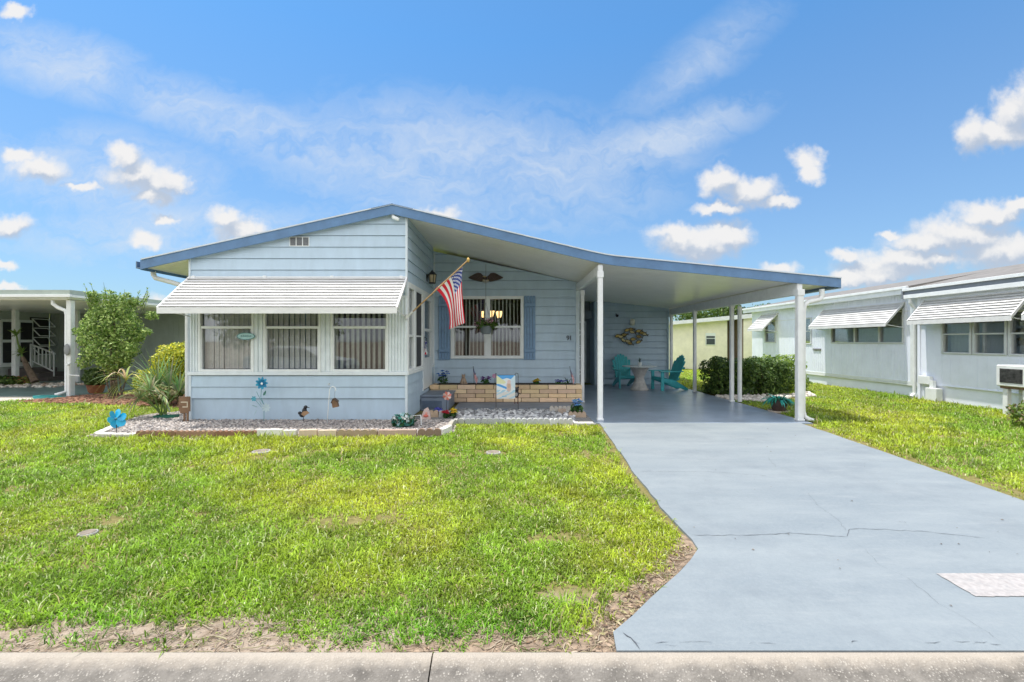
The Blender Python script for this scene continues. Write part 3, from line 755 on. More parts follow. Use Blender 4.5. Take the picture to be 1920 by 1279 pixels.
# ---- porch wall
PY = 11.4
Mp = wallframe((0,PY,0),'front')
pw = MB(Mp); lap_wall(pw, [(-1.98,0),(1.67,0),(1.67,top_z(1.67)-.135),(RT[2][0],RT[2][1]-.135),(-1.98,top_z(-1.98)-.135)], [(-1.50,.27,1.09,2.60)], .2191, 1.037-4*.2191, gap=.010)
porch_wall = hp(pw, 'porch_wall', M_WALL)
for q in ((1.60,1.69,-.035,.03,0,top_z(1.67)-.135),(-1.965,-1.93,-.028,.02,0,3.7)):
    cb = MB(Mp); cb.box(*q); hp(cb, 'corner_trim', M_LBT, porch_wall)
window(house, Mp, -1.53,.29,1.06,2.625,[(1.853,.05)], [(-.61,.13)], fw=.075, fd=(-.05,.06), blind=M_BLIND_W, bl_gap=.092, bl_w=.036, seed=9, turn=30, name='picture_window')
for xa in (-1.835,.30):
    sh = MB(Mp); n = 4; wd = .285/n
    for k in range(n): sh.box(xa+k*wd+.004, xa+(k+1)*wd-.004, -.045,-.018,1.03,2.63,.006)
    sh.box(xa+.002,xa+.283,-.075,-.044,1.22,1.30,.006); sh.box(xa+.002,xa+.283,-.075,-.044,2.36,2.44,.006)
    hp(sh, 'shutter', M_SHUT)
# house number, as on the wall
for ch, cx in (('9', .665+.745), ('1', .745+.785)):
    cu_ = bpy.data.curves.new('txt', 'FONT'); cu_.body = ch; cu_.size = .165; cu_.extrude = .006; cu_.align_x = 'CENTER'
    tmp = bpy.data.objects.new('txt', cu_); COL.objects.link(tmp); bpy.context.view_layer.update()
    me = bpy.data.meshes.new_from_object(tmp.evaluated_get(bpy.context.evaluated_depsgraph_get())); bpy.data.objects.remove(tmp)
    X_, Z_ = (1067-(-1 if ch == '1' else 1)*2.5-960)/74.85, 1.5-(638.5-640)/74.85
    me.transform(Matrix.Translation((X_, PY-.028, Z_)) @ Matrix.Rotation(R(90), 4, 'X')); me.transform(Matrix.Translation(-house.location))
    me.materials.clear(); me.materials.append(M_BLACK)
    o = bpy.data.objects.new('house_number', me); COL.objects.link(o); o.parent = house
# ---- rest of the shell and the rooms behind the glass
for q in ((-6.03,-5.99,FY+.06,21.9,0,2.95),(1.63,1.67,PY+.04,16.2,0,2.86),(-6.03,5.3,21.9,22,0,2.5)):
    sh = MB(); sh.box(*q); hp(sh, 'outer_wall', M_WALL)
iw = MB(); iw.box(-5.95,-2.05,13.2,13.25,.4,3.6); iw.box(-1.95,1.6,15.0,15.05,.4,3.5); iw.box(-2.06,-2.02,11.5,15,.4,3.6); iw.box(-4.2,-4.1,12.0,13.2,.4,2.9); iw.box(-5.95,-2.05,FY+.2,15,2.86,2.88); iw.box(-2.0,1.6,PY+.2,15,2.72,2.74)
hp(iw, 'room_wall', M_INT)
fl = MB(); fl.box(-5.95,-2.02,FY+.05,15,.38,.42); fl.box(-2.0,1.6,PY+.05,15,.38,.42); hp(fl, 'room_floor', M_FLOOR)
# ---- gable vent
v = MB(Mf); v.box(-4.16,-3.79,-.022,.0,3.27,3.45); vent = hp(v, 'gable_vent', M_VINYL)
v = MB(Mf)
for k in range(3): v.box(-4.145+k*.12,-4.045+k*.12,-.026,-.021,3.285,3.435)
v.build('vent_screen', mat('vent_mesh', (.16,.17,.18), .8, .2, 60), vent)
# ---- awning over the front windows
def awning(parent, M, x0, x1, zt, zb, proj, n, lip=.09, name='awning', thick=.022, m=None):
    """local frame: x along the wall, -y outward"""
    a = MB(M)
    for k in range(n):
        t0, t1 = k/n, (k+1)/n
        def pt(t, up=0): return (-proj*t - up*(zt-zb)/math.hypot(proj, zt-zb)*1.0, zt+(zb-zt)*t + up*proj/math.hypot(proj, zt-zb))
        # a slat that overhangs the shaded gap below it
        p_ = t1-t0
        A, B, B2, Cc, D = pt(t0, thick*.3), pt(t0+p_*.76, thick*1.6), pt(t0+p_*.76, thick*1.3), pt(t0+p_*.42, -.004), pt(t1, -.004)
        E = pt(t1, thick*.3) if k < n-1 else D
        wob = [random.uniform(-.003,.003) for _ in range(9)]
        xs = [x0+(x1-x0)*i/8 for i in range(9)]
        prof = [A, B, B2, Cc, D, E]
        vs = [(x, y, z+wob[i]) for i, x in enumerate(xs) for (y, z) in prof]; m5 = 6
        a.add(vs, [(i*m5+j, i*m5+j+1, (i+1)*m5+j+1, (i+1)*m5+j) for i in range(8) for j in range(5)])
    a.prism([(-proj-.012,zb-lip+.015),(-proj+.004,zb-lip+.015),(-proj+.004,zb+.01),(-proj-.012,zb+.01)] if False else [(-proj-.014,zb-lip),(-proj+.004,zb-lip),(-proj+.004,zb+.012),(-proj-.014,zb+.012)], 'x', x0-.01, x1+.01)
    # end rails
    for x in (x0, x1):
        a.bar((x,-.0,zt),(x,-proj,zb),.03,.05,up=(0,0,1))
    o = a.build(name, m or M_AWN, parent)
    for x in (x0+.03, x1-.03):
        b = MB(M); b.tube([(x,-proj+.02,zb-.02),(x,-.01,zb-.10)], .012, 6); b.build('support_arm', M_WHITE, o)
    return o
aw = awning(house, Mf, -6.05, -1.97, 2.68, 2.06, .76, 11)
b = MB(Mf)
for x in (-5.95,-4.62,-3.36,-2.07): b.box(x-.03,x+.03,-.05,-.012,2.655,2.72,.006)
b.bar((-6.05,-.02,2.695),(-1.97,-.02,2.695),.02,.025); b.build('mounting_bracket', M_WHITE, aw)
# ---- carport posts, beams, downspouts
def post(x, y, z1, w_=.095):
    p = MB(); p.box(x-w_/2,x+w_/2,y-w_/2,y+w_/2,.02,z1,.012); p.box(x-w_/2-.012,x+w_/2+.012,y-w_/2-.012,y+w_/2+.012,.022,.06,.006); p.box(x-w_/2-.01,x+w_/2+.01,y-w_/2-.01,y+w_/2+.01,z1-.12,z1-.002,.004)
    hp(p, 'carport_post', M_WHITE)
post(1.645,8.50,2.80); post(1.70,11.0,2.72,.085); post(5.34,8.46,2.46,.11); post(5.36,11.1,2.44,.085); post(5.30,13.2,2.42,.085); post(5.30,15.15,2.42,.09)
bm = MB(); bm.box(1.60,1.69,8.46,11.36,2.74,2.92,.008); hp(bm, 'carport_beam', M_WHITE)
bm = MB(); bm.box(5.29,5.39,8.44,15.5,2.36,2.58,.008); hp(bm, 'carport_beam', M_WHITE)
def spout(pts, r=.04):
    p = MB(); p.tube(pts, r, 10); hp(p, 'downspout', M_WHITE, smooth=True, angle=45)
spout([P(1541,543,8.50),P(1541,556,8.50),P(1537,562,8.50),P(1515,567,8.50),P(1508,573,8.50),P(1506,585,8.50),P(1505,770,8.50),P(1508,781,8.50),P(1516,787,8.46),P(1526,790,8.42)], .045)
spout([P(1387,575,11.0),P(1387,588,11.0),P(1387,700,11.0),P(1387,754,11.0)], .048)
spout([P(287,508,8.75),P(288,516,8.75),P(292,522,8.75),P(322,530,8.75),P(345,537,8.75),P(352,545,8.75),P(352,770,8.75)], .045)
# ---- carport back wall and the recessed side door
Mb = wallframe((0,15.3,0),'front')
bw = MB(Mb); lap_wall(bw, [(2.79,0),(5.26,0),(5.26,top_z(5.26)-.135),(2.79,top_z(2.79)-.135)], [], .205, .03, .03, .018)
bw.box(2.77,2.80,-.02,.9,0,top_z(2.79)-.14); bw.box(5.22,5.27,-.03,6,0,2.5)
hp(bw, 'carport_back_wall', M_WALL)
rw = MB(); rw.box(1.67,2.78,16.2,16.24,0,2.9); rw.box(2.3,2.78,15.75,16.2,2.28,2.55); hp(rw, 'recess_wall', mat('grey_recess_wall', (.30,.34,.36), .7, .08))
dd = MB(); dd.box(1.72,2.60,16.14,16.19,.05,2.15); sd = hp(dd, 'side_door', mat('dark_door_screen', (.018,.018,.02), .5, .1))
de = MB()
for z0, z1 in ((1.55,2.05),(1.2,1.42),(.72,1.06),(.18,.62)):
    for x in (2.28,2.5): de.box(x,x+.035,16.105,16.135,z0,z1)
    de.tube([(2.32,16.12,z0),(2.45,16.12,(z0+z1)/2),(2.32,16.12,z1)], .012, 6)
de.build('scroll_bar', M_VINYL, sd)
de = MB(); de.box(1.70,1.75,16.1,16.14,.05,2.2); de.box(2.57,2.63,16.1,16.14,.05,2.2); de.box(1.75,2.57,16.1,16.14,2.14,2.2); de.build('door_frame', M_VINYL, sd)
# ------------------------------------------------------------------ helpers for small things
def TM(loc): return Matrix.Translation(loc)
def grid_cloth(name, nu, nv, posf, colf, m, parent, thick=0):
    V = []; Fc = []; Cc = []
    off = Vector((0,0,0)); q = parent
    while q is not None: off += q.location; q = q.parent
    for j in range(nv+1):
        for i in range(nu+1): V.append(posf(i/nu, j/nv) - off)
    for j in range(nv):
        for i in range(nu):
            a = j*(nu+1)+i; Fc.append((a, a+1, a+nu+2, a+nu+1)); Cc.append(colf((i+.5)/nu, (j+.5)/nv))
    o = np_mesh(name, np.array([tuple(v) for v in V]), [np.array(Fc)], np.array(Cc), m, smooth=True); o.parent = parent; return o
RED = (.62,.008,.03); WHT = (.80,.80,.80); NAVY = (.018,.04,.24)
def stars_stripes(u, v, canton_u=.4):
    if u < canton_u and v < 7/13:
        x = u/canton_u*11; y = v/(7/13)*9
        i, j = round(x-.5), round(y-.5)
        # eleven columns, nine rows, every other one
        if (i+j) % 2 == 0 and math.hypot((x-.5-i)*1.0, (y-.5-j)*1.0) < .40: return WHT
        return NAVY
    return RED if int(v*13) % 2 == 0 else WHT
def petal_ring(mb, c, n, r, wd, tilt=0.0, tw=.25, col=(1,1,1), col2=None, rot0=0.0, face='-y', th=.004):
    """flat rounded petals in the x-z plane around c, facing the street"""
    for k in range(n):
        a = 2*math.pi*k/n + rot0; d = Vector((math.cos(a),0,math.sin(a))); t = Vector((-math.sin(a),0,math.cos(a)))
        prof = [(.12,.25),(.4,.8),(.68,1.0),(.9,.65),(1.0,.12)]
        vs = []
        for sgn in (1,-1):
            for (rr, ww) in prof:
                p = Vector(c)+d*rr*r + t*ww*wd/2*sgn + Vector((0, -tilt*rr*r + sgn*tw*ww*wd/2, 0)); vs.append(p)
        vs += [v+Vector((0,th,0)) for v in vs]
        q = []
        for i in range(4): q.append((i, i+1, 5+i+1, 5+i)); q.append((10+i, 15+i, 15+i+1, 10+i+1))
        mb.add(vs, q, col if (k % 2 == 0 or not col2) else col2)
def strap(mb, p0, d, length, width, droop, segs=6, col=(1,1,1), curl=0.0, side=None, fold=.0):
    """a strap leaf starting at p0 in direction d, drooping under gravity"""
    p = Vector(p0); d = Vector(d).normalized(); vs = []; st = length/segs
    for i in range(segs+1):
        t = i/segs; s = (side or d.cross(Vector((0,0,1)))); s = s.normalized() if s.length > 1e-4 else Vector((1,0,0))
        n = s.cross(d).normalized()
        w_ = width*(math.sin(math.pi*min(1, t*.75+.22))**.8)*(1-t**4*.97)
        vs += [p+s*w_/2 + n*fold*w_, p-s*w_/2 + n*fold*w_]
        d = (d+Vector((0,0,-droop/segs))).normalized(); p = p+d*st
    mb.add(vs, [(2*i, 2*i+1, 2*i+3, 2*i+2) for i in range(segs)], col)
def stone(mb, c, r, col, flat=.6, seed=None):
    mb.ell(c, (r*random.uniform(.8,1.2), r*random.uniform(.7,1.1), r*flat), 7, 5, col, jit=.16)

# ------------------------------------------------------------------ flag on its pole
p0 = Vector((-1.94, FY-.06, P(0,594,FY).z)); p1 = P(878,488,8.15)
fl = thing('flag', p0, 'large stars and stripes flag on a wooden pole slanting from the bay corner', 'flag')
m = MB(); m.tube([p0+(p1-p0)*.04, p1], .0135, 8); m.build('pole', M_WOOD, fl, smooth=True, angle=40)
m = MB(); m.lathe([(.004,-.05),(.02,-.035),(.028,0),(.024,.03),(.004,.045)], p1, 10); m.build('finial', mat('gold_finial', (.55,.36,.10), .35, .1, metal=.3), fl, smooth=True)
m = MB(); m.tube([p0-(p1-p0)*.015, p0+(p1-p0)*.09], .022, 8); m.box(p0.x-.035,p0.x+.0,p0.y-.02,p0.y+.03,p0.z-.05,p0.z+.05,.005); m.build('bracket', M_WHITE, fl)
cp = {(0,0):(873,491),(0,1):(866,519),(0,2):(868,566),(0,3):(872,606),
      (1,0):(846,516),(1,1):(853,543),(1,2):(856,582),(1,3):(859,611),
      (2,0):(816,542),(2,1):(836,567),(2,2):(843,594),(2,3):(842,618)}
def lag(t, xs, ys):
    s = 0
    for i in range(len(xs)):
        l = 1
        for j in range(len(xs)):
            if i != j: l *= (t-xs[j])/(xs[i]-xs[j])
        s += l*ys[i]
    return s
def flagpos(u, v):
    us = [0,1/3,2/3,1]; vs_ = [0,.5,1]
    px = lag(v, vs_, [lag(u, us, [cp[(k,i)][0] for i in range(4)]) for k in range(3)])
    py = lag(v, vs_, [lag(u, us, [cp[(k,i)][1] for i in range(4)]) for k in range(3)])
    Y = 8.40+(8.16-8.40)*(1-v) + u*.06 + .075*u*math.sin(v*10+u*2.2) + .03*u*math.sin(v*21+1)
    if u > .55 and v > .55: Y += .10*(u-.55)*(v-.55)*4
    return P(px, py, Y)
grid_cloth('cloth', 110, 104, flagpos, stars_stripes, M_CLOTH, fl)

# ------------------------------------------------------------------ eagle plaque
ex, ey, ez = P(911,523,PY).x, PY-.03, P(911,523,PY).z
eg = thing('eagle_plaque', (ex, ey, ez), 'dark bronze spread-winged eagle plaque hung above the picture window', 'wall ornament')
for sg in (-1, 1):
    out = [(-168,-8),(-128,-30),(-95,-48),(-70,-53),(-45,-48),(-28,-28),(-14,-18),(-18,28),(-45,32),(-75,26),(-110,18),(-140,8)]
    m = MB(); m.prism([(ex+sg*-a/383*-1*1.0, ez-b/383) for a, b in out], 'y', ey-.035, ey)
    for k in range(5):
        a0 = (-30-k*20, -30+abs(k-2)*4); a1 = (-70-k*22, 22-k*5)
        m.bar((ex+sg*a0[0]/383, ey-.04, ez-a0[1]/383), (ex+sg*a1[0]/383, ey-.04, ez-a1[1]/383), .012, .012)
    m.build('wing', M_BROWNMETAL, eg)
m = MB(); g1 = (.50,.40,.25); g2 = (.42,.40,.36)
m.ell((ex,ey-.05,ez+.0),(.035,.03,.06),10,8,(.06,.035,.025)); m.ell((ex-.02,ey-.06,ez+.04),(.045,.03,.022),10,8,g1); m.ell((ex-.055,ey-.06,ez+.035),(.02,.012,.01),8,6,(.5,.3,.08))
m.ell((ex,ey-.05,ez-.075),(.085,.03,.04),12,8,g2); m.ell((ex-.05,ey-.06,ez-.05),(.03,.02,.02),8,6,g1); m.ell((ex+.05,ey-.06,ez-.05),(.03,.02,.02),8,6,g1)
m.build('body', M_COL, eg, smooth=True)

# ------------------------------------------------------------------ lamps on the walls
lx, ly, lz = -1.95, 10.5, P(0,522,10.5).z
ln = thing('wall_lantern', (lx, ly, lz), 'black carriage lantern with frosted glass on the bay side wall', 'lantern')
m = MB(); c = (lx+.11, ly, lz-.02)
m.lathe([(.07,-.11),(.085,-.10),(.085,-.085),(.07,-.08)], c, 6); m.lathe([(.10,.09),(.105,.10),(.06,.15),(.03,.17),(.012,.19),(.004,.22)], c, 6)
for k in range(6):
    a = math.pi*k/3; m.bar((c[0]+.072*math.cos(a),c[1]+.072*math.sin(a),c[2]-.09),(c[0]+.095*math.cos(a),c[1]+.095*math.sin(a),c[2]+.095),.012,.012)
m.bar((lx,ly,lz+.02),(lx+.10,ly,lz+.17),.018,.018); m.box(lx-.02,lx+.0,ly-.05,ly+.05,lz-.08,lz+.08,.005)
m.build('frame', M_BLACK, ln)
m = MB(); m.lathe([(.06,-.085),(.085,.09)], c, 6); m.build('glass_shade', mat('amber_frosted_glass', (.55,.45,.27), .4, .1, 12), ln)
sx, sy, sz = P(742,407,8.45)
sl = thing('security_light', (sx, sy, sz), 'small white floodlight tucked under the gable peak', 'light')
m = MB(); m.lathe([(.03,.05),(.03,.02),(.012,.015),(.012,-.02)], (sx-.05,sy+.02,sz), 10); m.build('base', M_VINYL, sl)
m = MB(); m.obox((sx,sy,sz-.03),(.14,.07,.06),(0,R(25),0),.015); m.build('lamp_head', M_VINYL, sl)
sx, sy, sz = P(1185,605,15.22)
wl = thing('porch_light', (sx, sy, sz), 'cream jar shaped porch light above the metal fish on the carport back wall', 'light')
m = MB(); m.box(sx-.05,sx+.05,sy+.03,15.29,sz+.02,sz+.12,.01); m.build('base', M_VINYL, wl)
m = MB(); m.lathe([(.02,-.11),(.07,-.10),(.085,-.03),(.085,.05),(.06,.10),(.02,.115)], (sx,sy-.04,sz), 14); m.build('shade', mat('cream_glass', (.66,.64,.52), .35, .06), wl, smooth=True)
sx, sy, sz = P(1157,592,15.2)
kk = thing('security_camera', (sx, sy, sz), 'tiny black camera high on the carport back wall', 'camera')
m = MB(); m.lathe([(.045,.06),(.045,.07)], (sx,15.27,sz-.065), 10); m.bar((sx-.02,15.28,sz+.06),(sx-.01,sy,sz),.025,.025); m.build('bracket', M_BLACK, kk)
m = MB(); m.ell((sx,sy-.02,sz-.01),(.05,.07,.045),10,8); m.build('lens_housing', M_BLACK, kk, smooth=True)

# ------------------------------------------------------------------ metal fish on the carport wall
fx, fy, fz = P(1183,631,15.2)
fa = thing('fish_sculpture', (fx, fy, fz), 'brass and black metal school of fish hung on the carport back wall', 'wall ornament')
def fish(mb, x, z, s, ang, c1, c2):
    ca, sa = math.cos(ang), math.sin(ang)
    def q(a, b): return (x+(a*ca-b*sa)*s, z+(a*sa+b*ca)*s)
    body = [(-.5,0),(-.36,.16),(-.1,.25),(.15,.19),(.36,.06),(.55,.20),(.5,0),(.55,-.2),(.36,-.06),(.15,-.19),(-.1,-.25),(-.36,-.16)]
    mb.prism([q(*b) for b in body], 'y', fy, fy+.012, c2)
    mb.prism([q(b[0]*.72-.05, b[1]*.66) for b in body[:5]+[(.36,-.06)]+body[9:]], 'y', fy-.012, fy-.001, c1)
zc = 6.395
spots = [(505,448,.13),(545,460,0),(585,436,.1),(620,378,.2),(680,405,-.1),(665,372,.0),(755,390,.1),(825,430,-.15),(760,460,-.1),(690,490,.0),(575,505,-.3),(650,540,-.2),(755,520,.25),(630,515,-.1),(800,415,0)]
for i, (a, b, an) in enumerate(spots):
    wx, wy, wz = P(1080+a/zc, 560+b/zc, 15.2); m = MB()
    fish(m, wx, wz, .24, an*2, [(.42,.31,.07),(.46,.40,.20),(.25,.18,.04)][i % 3], (.03,.024,.012)); m.build('fish', mat('brass_tints', (1,1,1), .4, .15, 20, attr=True, metal=.25), fa)
m = MB()
for i in range(len(spots)):
    a, b = spots[i], spots[(i*4+3) % len(spots)]
    if math.hypot(a[0]-b[0], a[1]-b[1]) < 190: m.tube([P(1080+a[0]/zc,560+a[1]/zc,15.225), P(1080+(a[0]+b[0])/2/zc,560+((a[1]+b[1])/2+10)/zc,15.24), P(1080+b[0]/zc,560+b[1]/zc,15.225)], .009, 5)
m.build('wire', M_BLACK, fa)

# ------------------------------------------------------------------ hanging basket and window sign
bx, by, bz = P(911,627,10.7)
hb = thing('hanging_basket', (bx, by, bz), 'grey pot of pink flowers hanging in front of the picture window', 'plant basket')
m = MB(); m.lathe([(.085,0),(.115,.03),(.135,.17),(.145,.19),(.125,.19)], (bx,by,bz), 18); m.build('pot', mat('slate_pot', (.17,.20,.21), .6, .1), hb, smooth=True, angle=40)
leaf_obj('foliage', 520, [(bx,by,bz+.26,.22,.2,.10),(bx-.12,by-.02,bz+.22,.13,.12,.10),(bx+.13,by,bz+.23,.13,.12,.11)], .035, [(.06,.13,.02),(.10,.19,.03),(.16,.22,.05)], hb, 41)
leaf_obj('blossom', 150, [(bx-.15,by-.06,bz+.25,.13,.12,.09),(bx+.05,by-.1,bz+.30,.18,.12,.07)], .02, [(.45,.22,.30),(.52,.35,.38),(.35,.20,.30)], hb, 42, aspect=.9)
m = MB(); ct = (bx, by, 3.30)
m.tube([(bx,by,bz+.75),ct], .004, 5)
for k in range(3):
    a = 2.1*k+.4; m.tube([(bx+.135*math.cos(a),by+.135*math.sin(a),bz+.18),(bx,by,bz+.75)], .003, 5)
m.build('chain', M_BLACK, hb)
hx, hy, hz = P(461,631,8.46)
ws = thing('fish_sign', (hx, hy, hz), 'pale teal fish shaped sign hung in the leftmost front window', 'sign')
m = MB(); N_ = 18; pts = [(hx+.17*math.cos(math.pi*k/N_*2), hz+.065*math.sin(math.pi*k/N_*2)*abs(math.sin(math.pi*k/N_*2))**.15) for k in range(N_)]
m.prism(pts, 'y', hy, hy+.012); m.build('board', mat('pale_teal_paint', (.38,.60,.60), .5, .1, 20), ws)
m = MB(); n_ = 26
m.tube([(hx+.165*math.cos(2*math.pi*k/n_), hy-.003, hz+.062*math.sin(2*math.pi*k/n_)) for k in range(n_+1)], .005, 5)
for k in range(5): m.tube([(hx-.09+k*.04,hy-.003,hz-.012),(hx-.08+k*.04,hy-.003,hz+.018),(hx-.065+k*.04,hy-.003,hz-.008)], .004, 4)
m.tube([(hx-.08,hy+.006,hz+.05),(hx,hy+.006,hz+.12),(hx+.08,hy+.006,hz+.05)], .003, 4)
m.build('rim', mat('dark_teal_paint', (.05,.20,.24), .5, .1), ws)
# patriotic hanging on the storm door
dx_, dy_, dz_ = -1.93, 10.12, P(0,640,10.12).z
t = thing('door_hanging', (dx_, dy_, dz_), 'small blue and white fabric hanging on the storm door frame', 'door ornament')
m = MB(); m.tube([(dx_-.02,dy_,dz_+.10),(dx_+.0,dy_,dz_)], .004, 5); m.build('cord', M_BLACK, t)
def dh(u, v): return Vector((dx_+.03*math.sin(u*5+v*3)+.012, dy_-.07+.14*u*(1-.35*v), dz_-.30*v))
grid_cloth('cloth', 14, 24, dh, lambda u, v: (.02,.035,.26) if v < .55 and not ((int(u*6)+int(v*12)) % 3 == 0) else (WHT if (v < .8 and int(u*9) % 2 == 0) or v < .55 else (.55,.02,.05) if int(u*9) % 3 == 0 else WHT), M_CLOTH, t)
# chandelier inside the porch room
cx, cy, cz = P(921,590,12.6)
ch = thing('chandelier', (cx, cy, cz), 'lit brass chandelier with amber shades behind the picture window', 'lamp')
m = MB(); m.tube([(cx,cy,cz+.9),(cx,cy,cz-.1)], .012, 6); m.ell((cx,cy,cz-.12),(.05,.05,.06))
pos = [(-.22,-.05),(.02,-.25),(.24,-.08),(.2,.2),(-.16,.2)]
for a, b in pos: m.tube([(cx,cy,cz-.12),(cx+a*.5,cy+b*.5,cz-.2),(cx+a,cy+b,cz-.1)], .009, 5)
m.build('frame', M_BROWNMETAL, ch)
for a, b in pos:
    m = MB(); m.lathe([(.03,-.09),(.05,-.04),(.065,.02),(.085,.08)], (cx+a,cy+b,cz), 12); m.build('lamp_shade', mat('glowing_amber_glass', (1,.62,.25), .4, .05, emit=1.3), ch, smooth=True)

# ------------------------------------------------------------------ brick planter, step
pl = thing('brick_planter', (-.1, 10.75, 0), 'low planter of long tan blocks under the picture window', 'planter')
m = MB(); rr = random.Random(4); X0, X1, zb, hh = -1.93, 1.66, .055, .1015
for r_i in range(4):
    x = X0 - (.22 if r_i % 2 else 0); z0 = zb+r_i*hh
    while x < X1:
        a, b = max(x, X0-.02*(r_i > 1)), min(x+.425, X1)
        if b-a > .05:
            k = rr.uniform(.80,1.15); col = (.76*k, .565*k*rr.uniform(.95,1.04), .36*k*rr.uniform(.88,1.08))
            m.box(a+.005,b-.005,10.75+rr.uniform(-.006,.006),10.86,z0+.004,z0+hh-.004,.007,col)
        x += .43
for r_i in range(4):
    for kx in (X0, X1-.11):
        m.box(kx+.004,kx+.106,10.87,11.25,zb+r_i*hh+.004,zb+(r_i+1)*hh-.004,.01,(.66,.49,.31))
m.build('block_wall', M_BRICKA, pl)
m = MB(); m.box(X0+.02,X1-.02,10.765,11.34,.03,zb+4*hh-.02); m.build('mortar_core', M_MORTAR, pl)
m = MB(); m.box(X0+.13,X1-.13,10.87,11.33,.4,zb+4*hh-.002); m.build('soil', mat('dark_potting_soil', (.05,.035,.025), .95, .3, 30, bump=1, bscale=50), pl)
PZ = zb+4*hh
st_ = thing('entry_step', (-1.6, 10.2, 0), 'blue-grey painted box step under the white storm door', 'step')
m = MB(); m.box(-1.955,-1.36,9.75,11.0,.0,.30,.012); m.build('riser', M_PAINTGREY, st_)
m = MB(); m.box(-1.955,-1.33,9.72,11.02,.302,.34,.01); m.build('tread', M_PAINTGREY, st_)
m = MB(); m.box(-1.92,-1.50,9.735,9.748,.06,.22,.004); m.build('front_panel', mat('darker_blue_grey', (.09,.125,.18), .5, .1), st_)

# flowers ---------------------------------------------------------------
def flower_bunch(name, loc, h, cols, label, cat='flowers', n=7, spread=.1, fr=.035, leafcols=((.03,.10,.02),(.06,.15,.03)), leafn=40, seed=0, group=None, squash=1):
    t = thing(name, loc, label, cat, group); rr = random.Random(seed); tips = []
    m = MB()
    for k in range(n):
        a = rr.uniform(0, 6.28); s = rr.uniform(.2,1)*spread; hz_ = h*rr.uniform(.62,1)
        tip = (loc[0]+s*math.cos(a), loc[1]+s*math.sin(a)*squash, loc[2]+hz_); tips.append(tip)
        m.tube([(loc[0]+s*.2*math.cos(a), loc[1]+s*.2*math.sin(a), loc[2]-.01), ((loc[0]*.5+tip[0]*.5), (loc[1]+tip[1])/2, loc[2]+hz_*.55), tip], .004, 5)
    m.build('stem', M_STEM, t)
    m = MB()
    for k, tip in enumerate(tips):
        c_ = cols[k % len(cols)]
        for i in range(7):
            a = 6.28*i/7+k; tl = rr.uniform(.2,.8)
            d = Vector((math.cos(a), math.sin(a)*.8-.35, tl*.6)).normalized()
            strap(m, tip, d, fr*1.3, fr*.95, .9, 3, tuple(min(1, q*rr.uniform(.7,1.2)) for q in c_))
        m.ell((tip[0],tip[1]-.004,tip[2]+.004),(fr*.28,fr*.28,fr*.25),7,5,tuple(q*.5 for q in c_))
    m.build('petals', M_CLOTH, t)
    if leafn: leaf_obj('leaves', leafn, [(loc[0],loc[1],loc[2]+h*.35,spread*.9,spread*.7,h*.33)], fr*.8, list(leafcols), t, 50+seed)
    return t
def pz(px, Y=11.02): return ((px-960)*Y/F, Y, PZ-.005)
flower_bunch('flower_bunch', pz(831), .34, [(.02,.09,.40),(.03,.16,.55)], 'blue flowers with green leaves at the left end of the brick planter', n=9, spread=.13, fr=.055, seed=1)
flower_bunch('flower_bunch', pz(909), .20, [(.14,.03,.26),(.22,.08,.36)], 'purple flowers in the brick planter between small flag and garden banner', n=8, spread=.12, fr=.05, seed=2)
flower_bunch('flower_bunch', pz(1005), .13, [(.62,.46,.02),(.55,.38,.02)], 'small yellow flowers on the brick planter right of the garden banner', n=6, spread=.08, fr=.055, seed=3)
flower_bunch('flower_bunch', pz(1050), .11, [(.07,.09,.36),(.16,.16,.46)], 'low violet blue flowers near the right end of the brick planter', n=12, spread=.19, fr=.042, leafn=24, seed=4, squash=.4)
t = thing('leafy_sprig', pz(1065), 'single green sprig beside the right flag in the brick planter', 'plant'); m = MB()
for k in range(9): strap(m, (t.location.x, t.location.y, PZ-.01), (random.uniform(-.6,.5), random.uniform(-.5,.3), 1.2), random.uniform(.12,.25), .03, .8, 5, (.04,.12,.03))
m.build('leaves', M_CLOTH, t)
t = thing('flower_bunch', pz(927), 'one pink wire flower standing left of the garden banner in the planter', 'flowers')
m = MB(); m.tube([t.location, t.location+Vector((0,0,.2))], .004, 5); m.build('stem', M_STEM, t)
m = MB(); petal_ring(m, t.location+Vector((0,-.01,.2)), 6, .055, .05, .1, .1, (.55,.28,.42)); m.build('petals', M_PLAS, t)
for px, tilt, lab in ((889, .02, 'small stars and stripes flag on a stick in the planter beside the cat statue'), (1073, .06, 'small stars and stripes flag on a stick at the planter right end')):
    l = Vector(pz(px, 11.0)); t = thing('small_flag', l, lab, 'flag', 'small flags in the brick planter')
    top = l+Vector((-tilt,-.01,.42))
    m = MB(); m.tube([l-Vector((0,0,.03)), top], .005, 6); m.ell(top,(.009,.009,.012),8,6); m.build('stick', M_BLACK, t)
    def sp_(u, v, l=l, top=top):
        q = top.lerp(l, .05+v*.42); dr = u*.25
        return q + Vector((u*.085+.02*u*math.sin(v*5), .03*math.sin(u*7+v*2), -dr*(.9) - .02*u*v))
    grid_cloth('cloth', 40, 26, sp_, stars_stripes, M_CLOTH, t)
l = Vector(pz(869, 10.98)); t = thing('cat_statue', l, 'small weathered tan seated cat statue standing on the brick planter', 'statue'); m = MB()
cc_ = (.36,.27,.20)
m.lathe([(.05,0),(.068,.01),(.075,.05),(.062,.11),(.045,.15),(.03,.17)], l, 14, cc_, 1, .8); m.ell(l+Vector((0,-.015,.195)),(.045,.045,.042),12,9,cc_); m.ell(l+Vector((0,-.055,.185)),(.02,.018,.016),8,6,cc_)
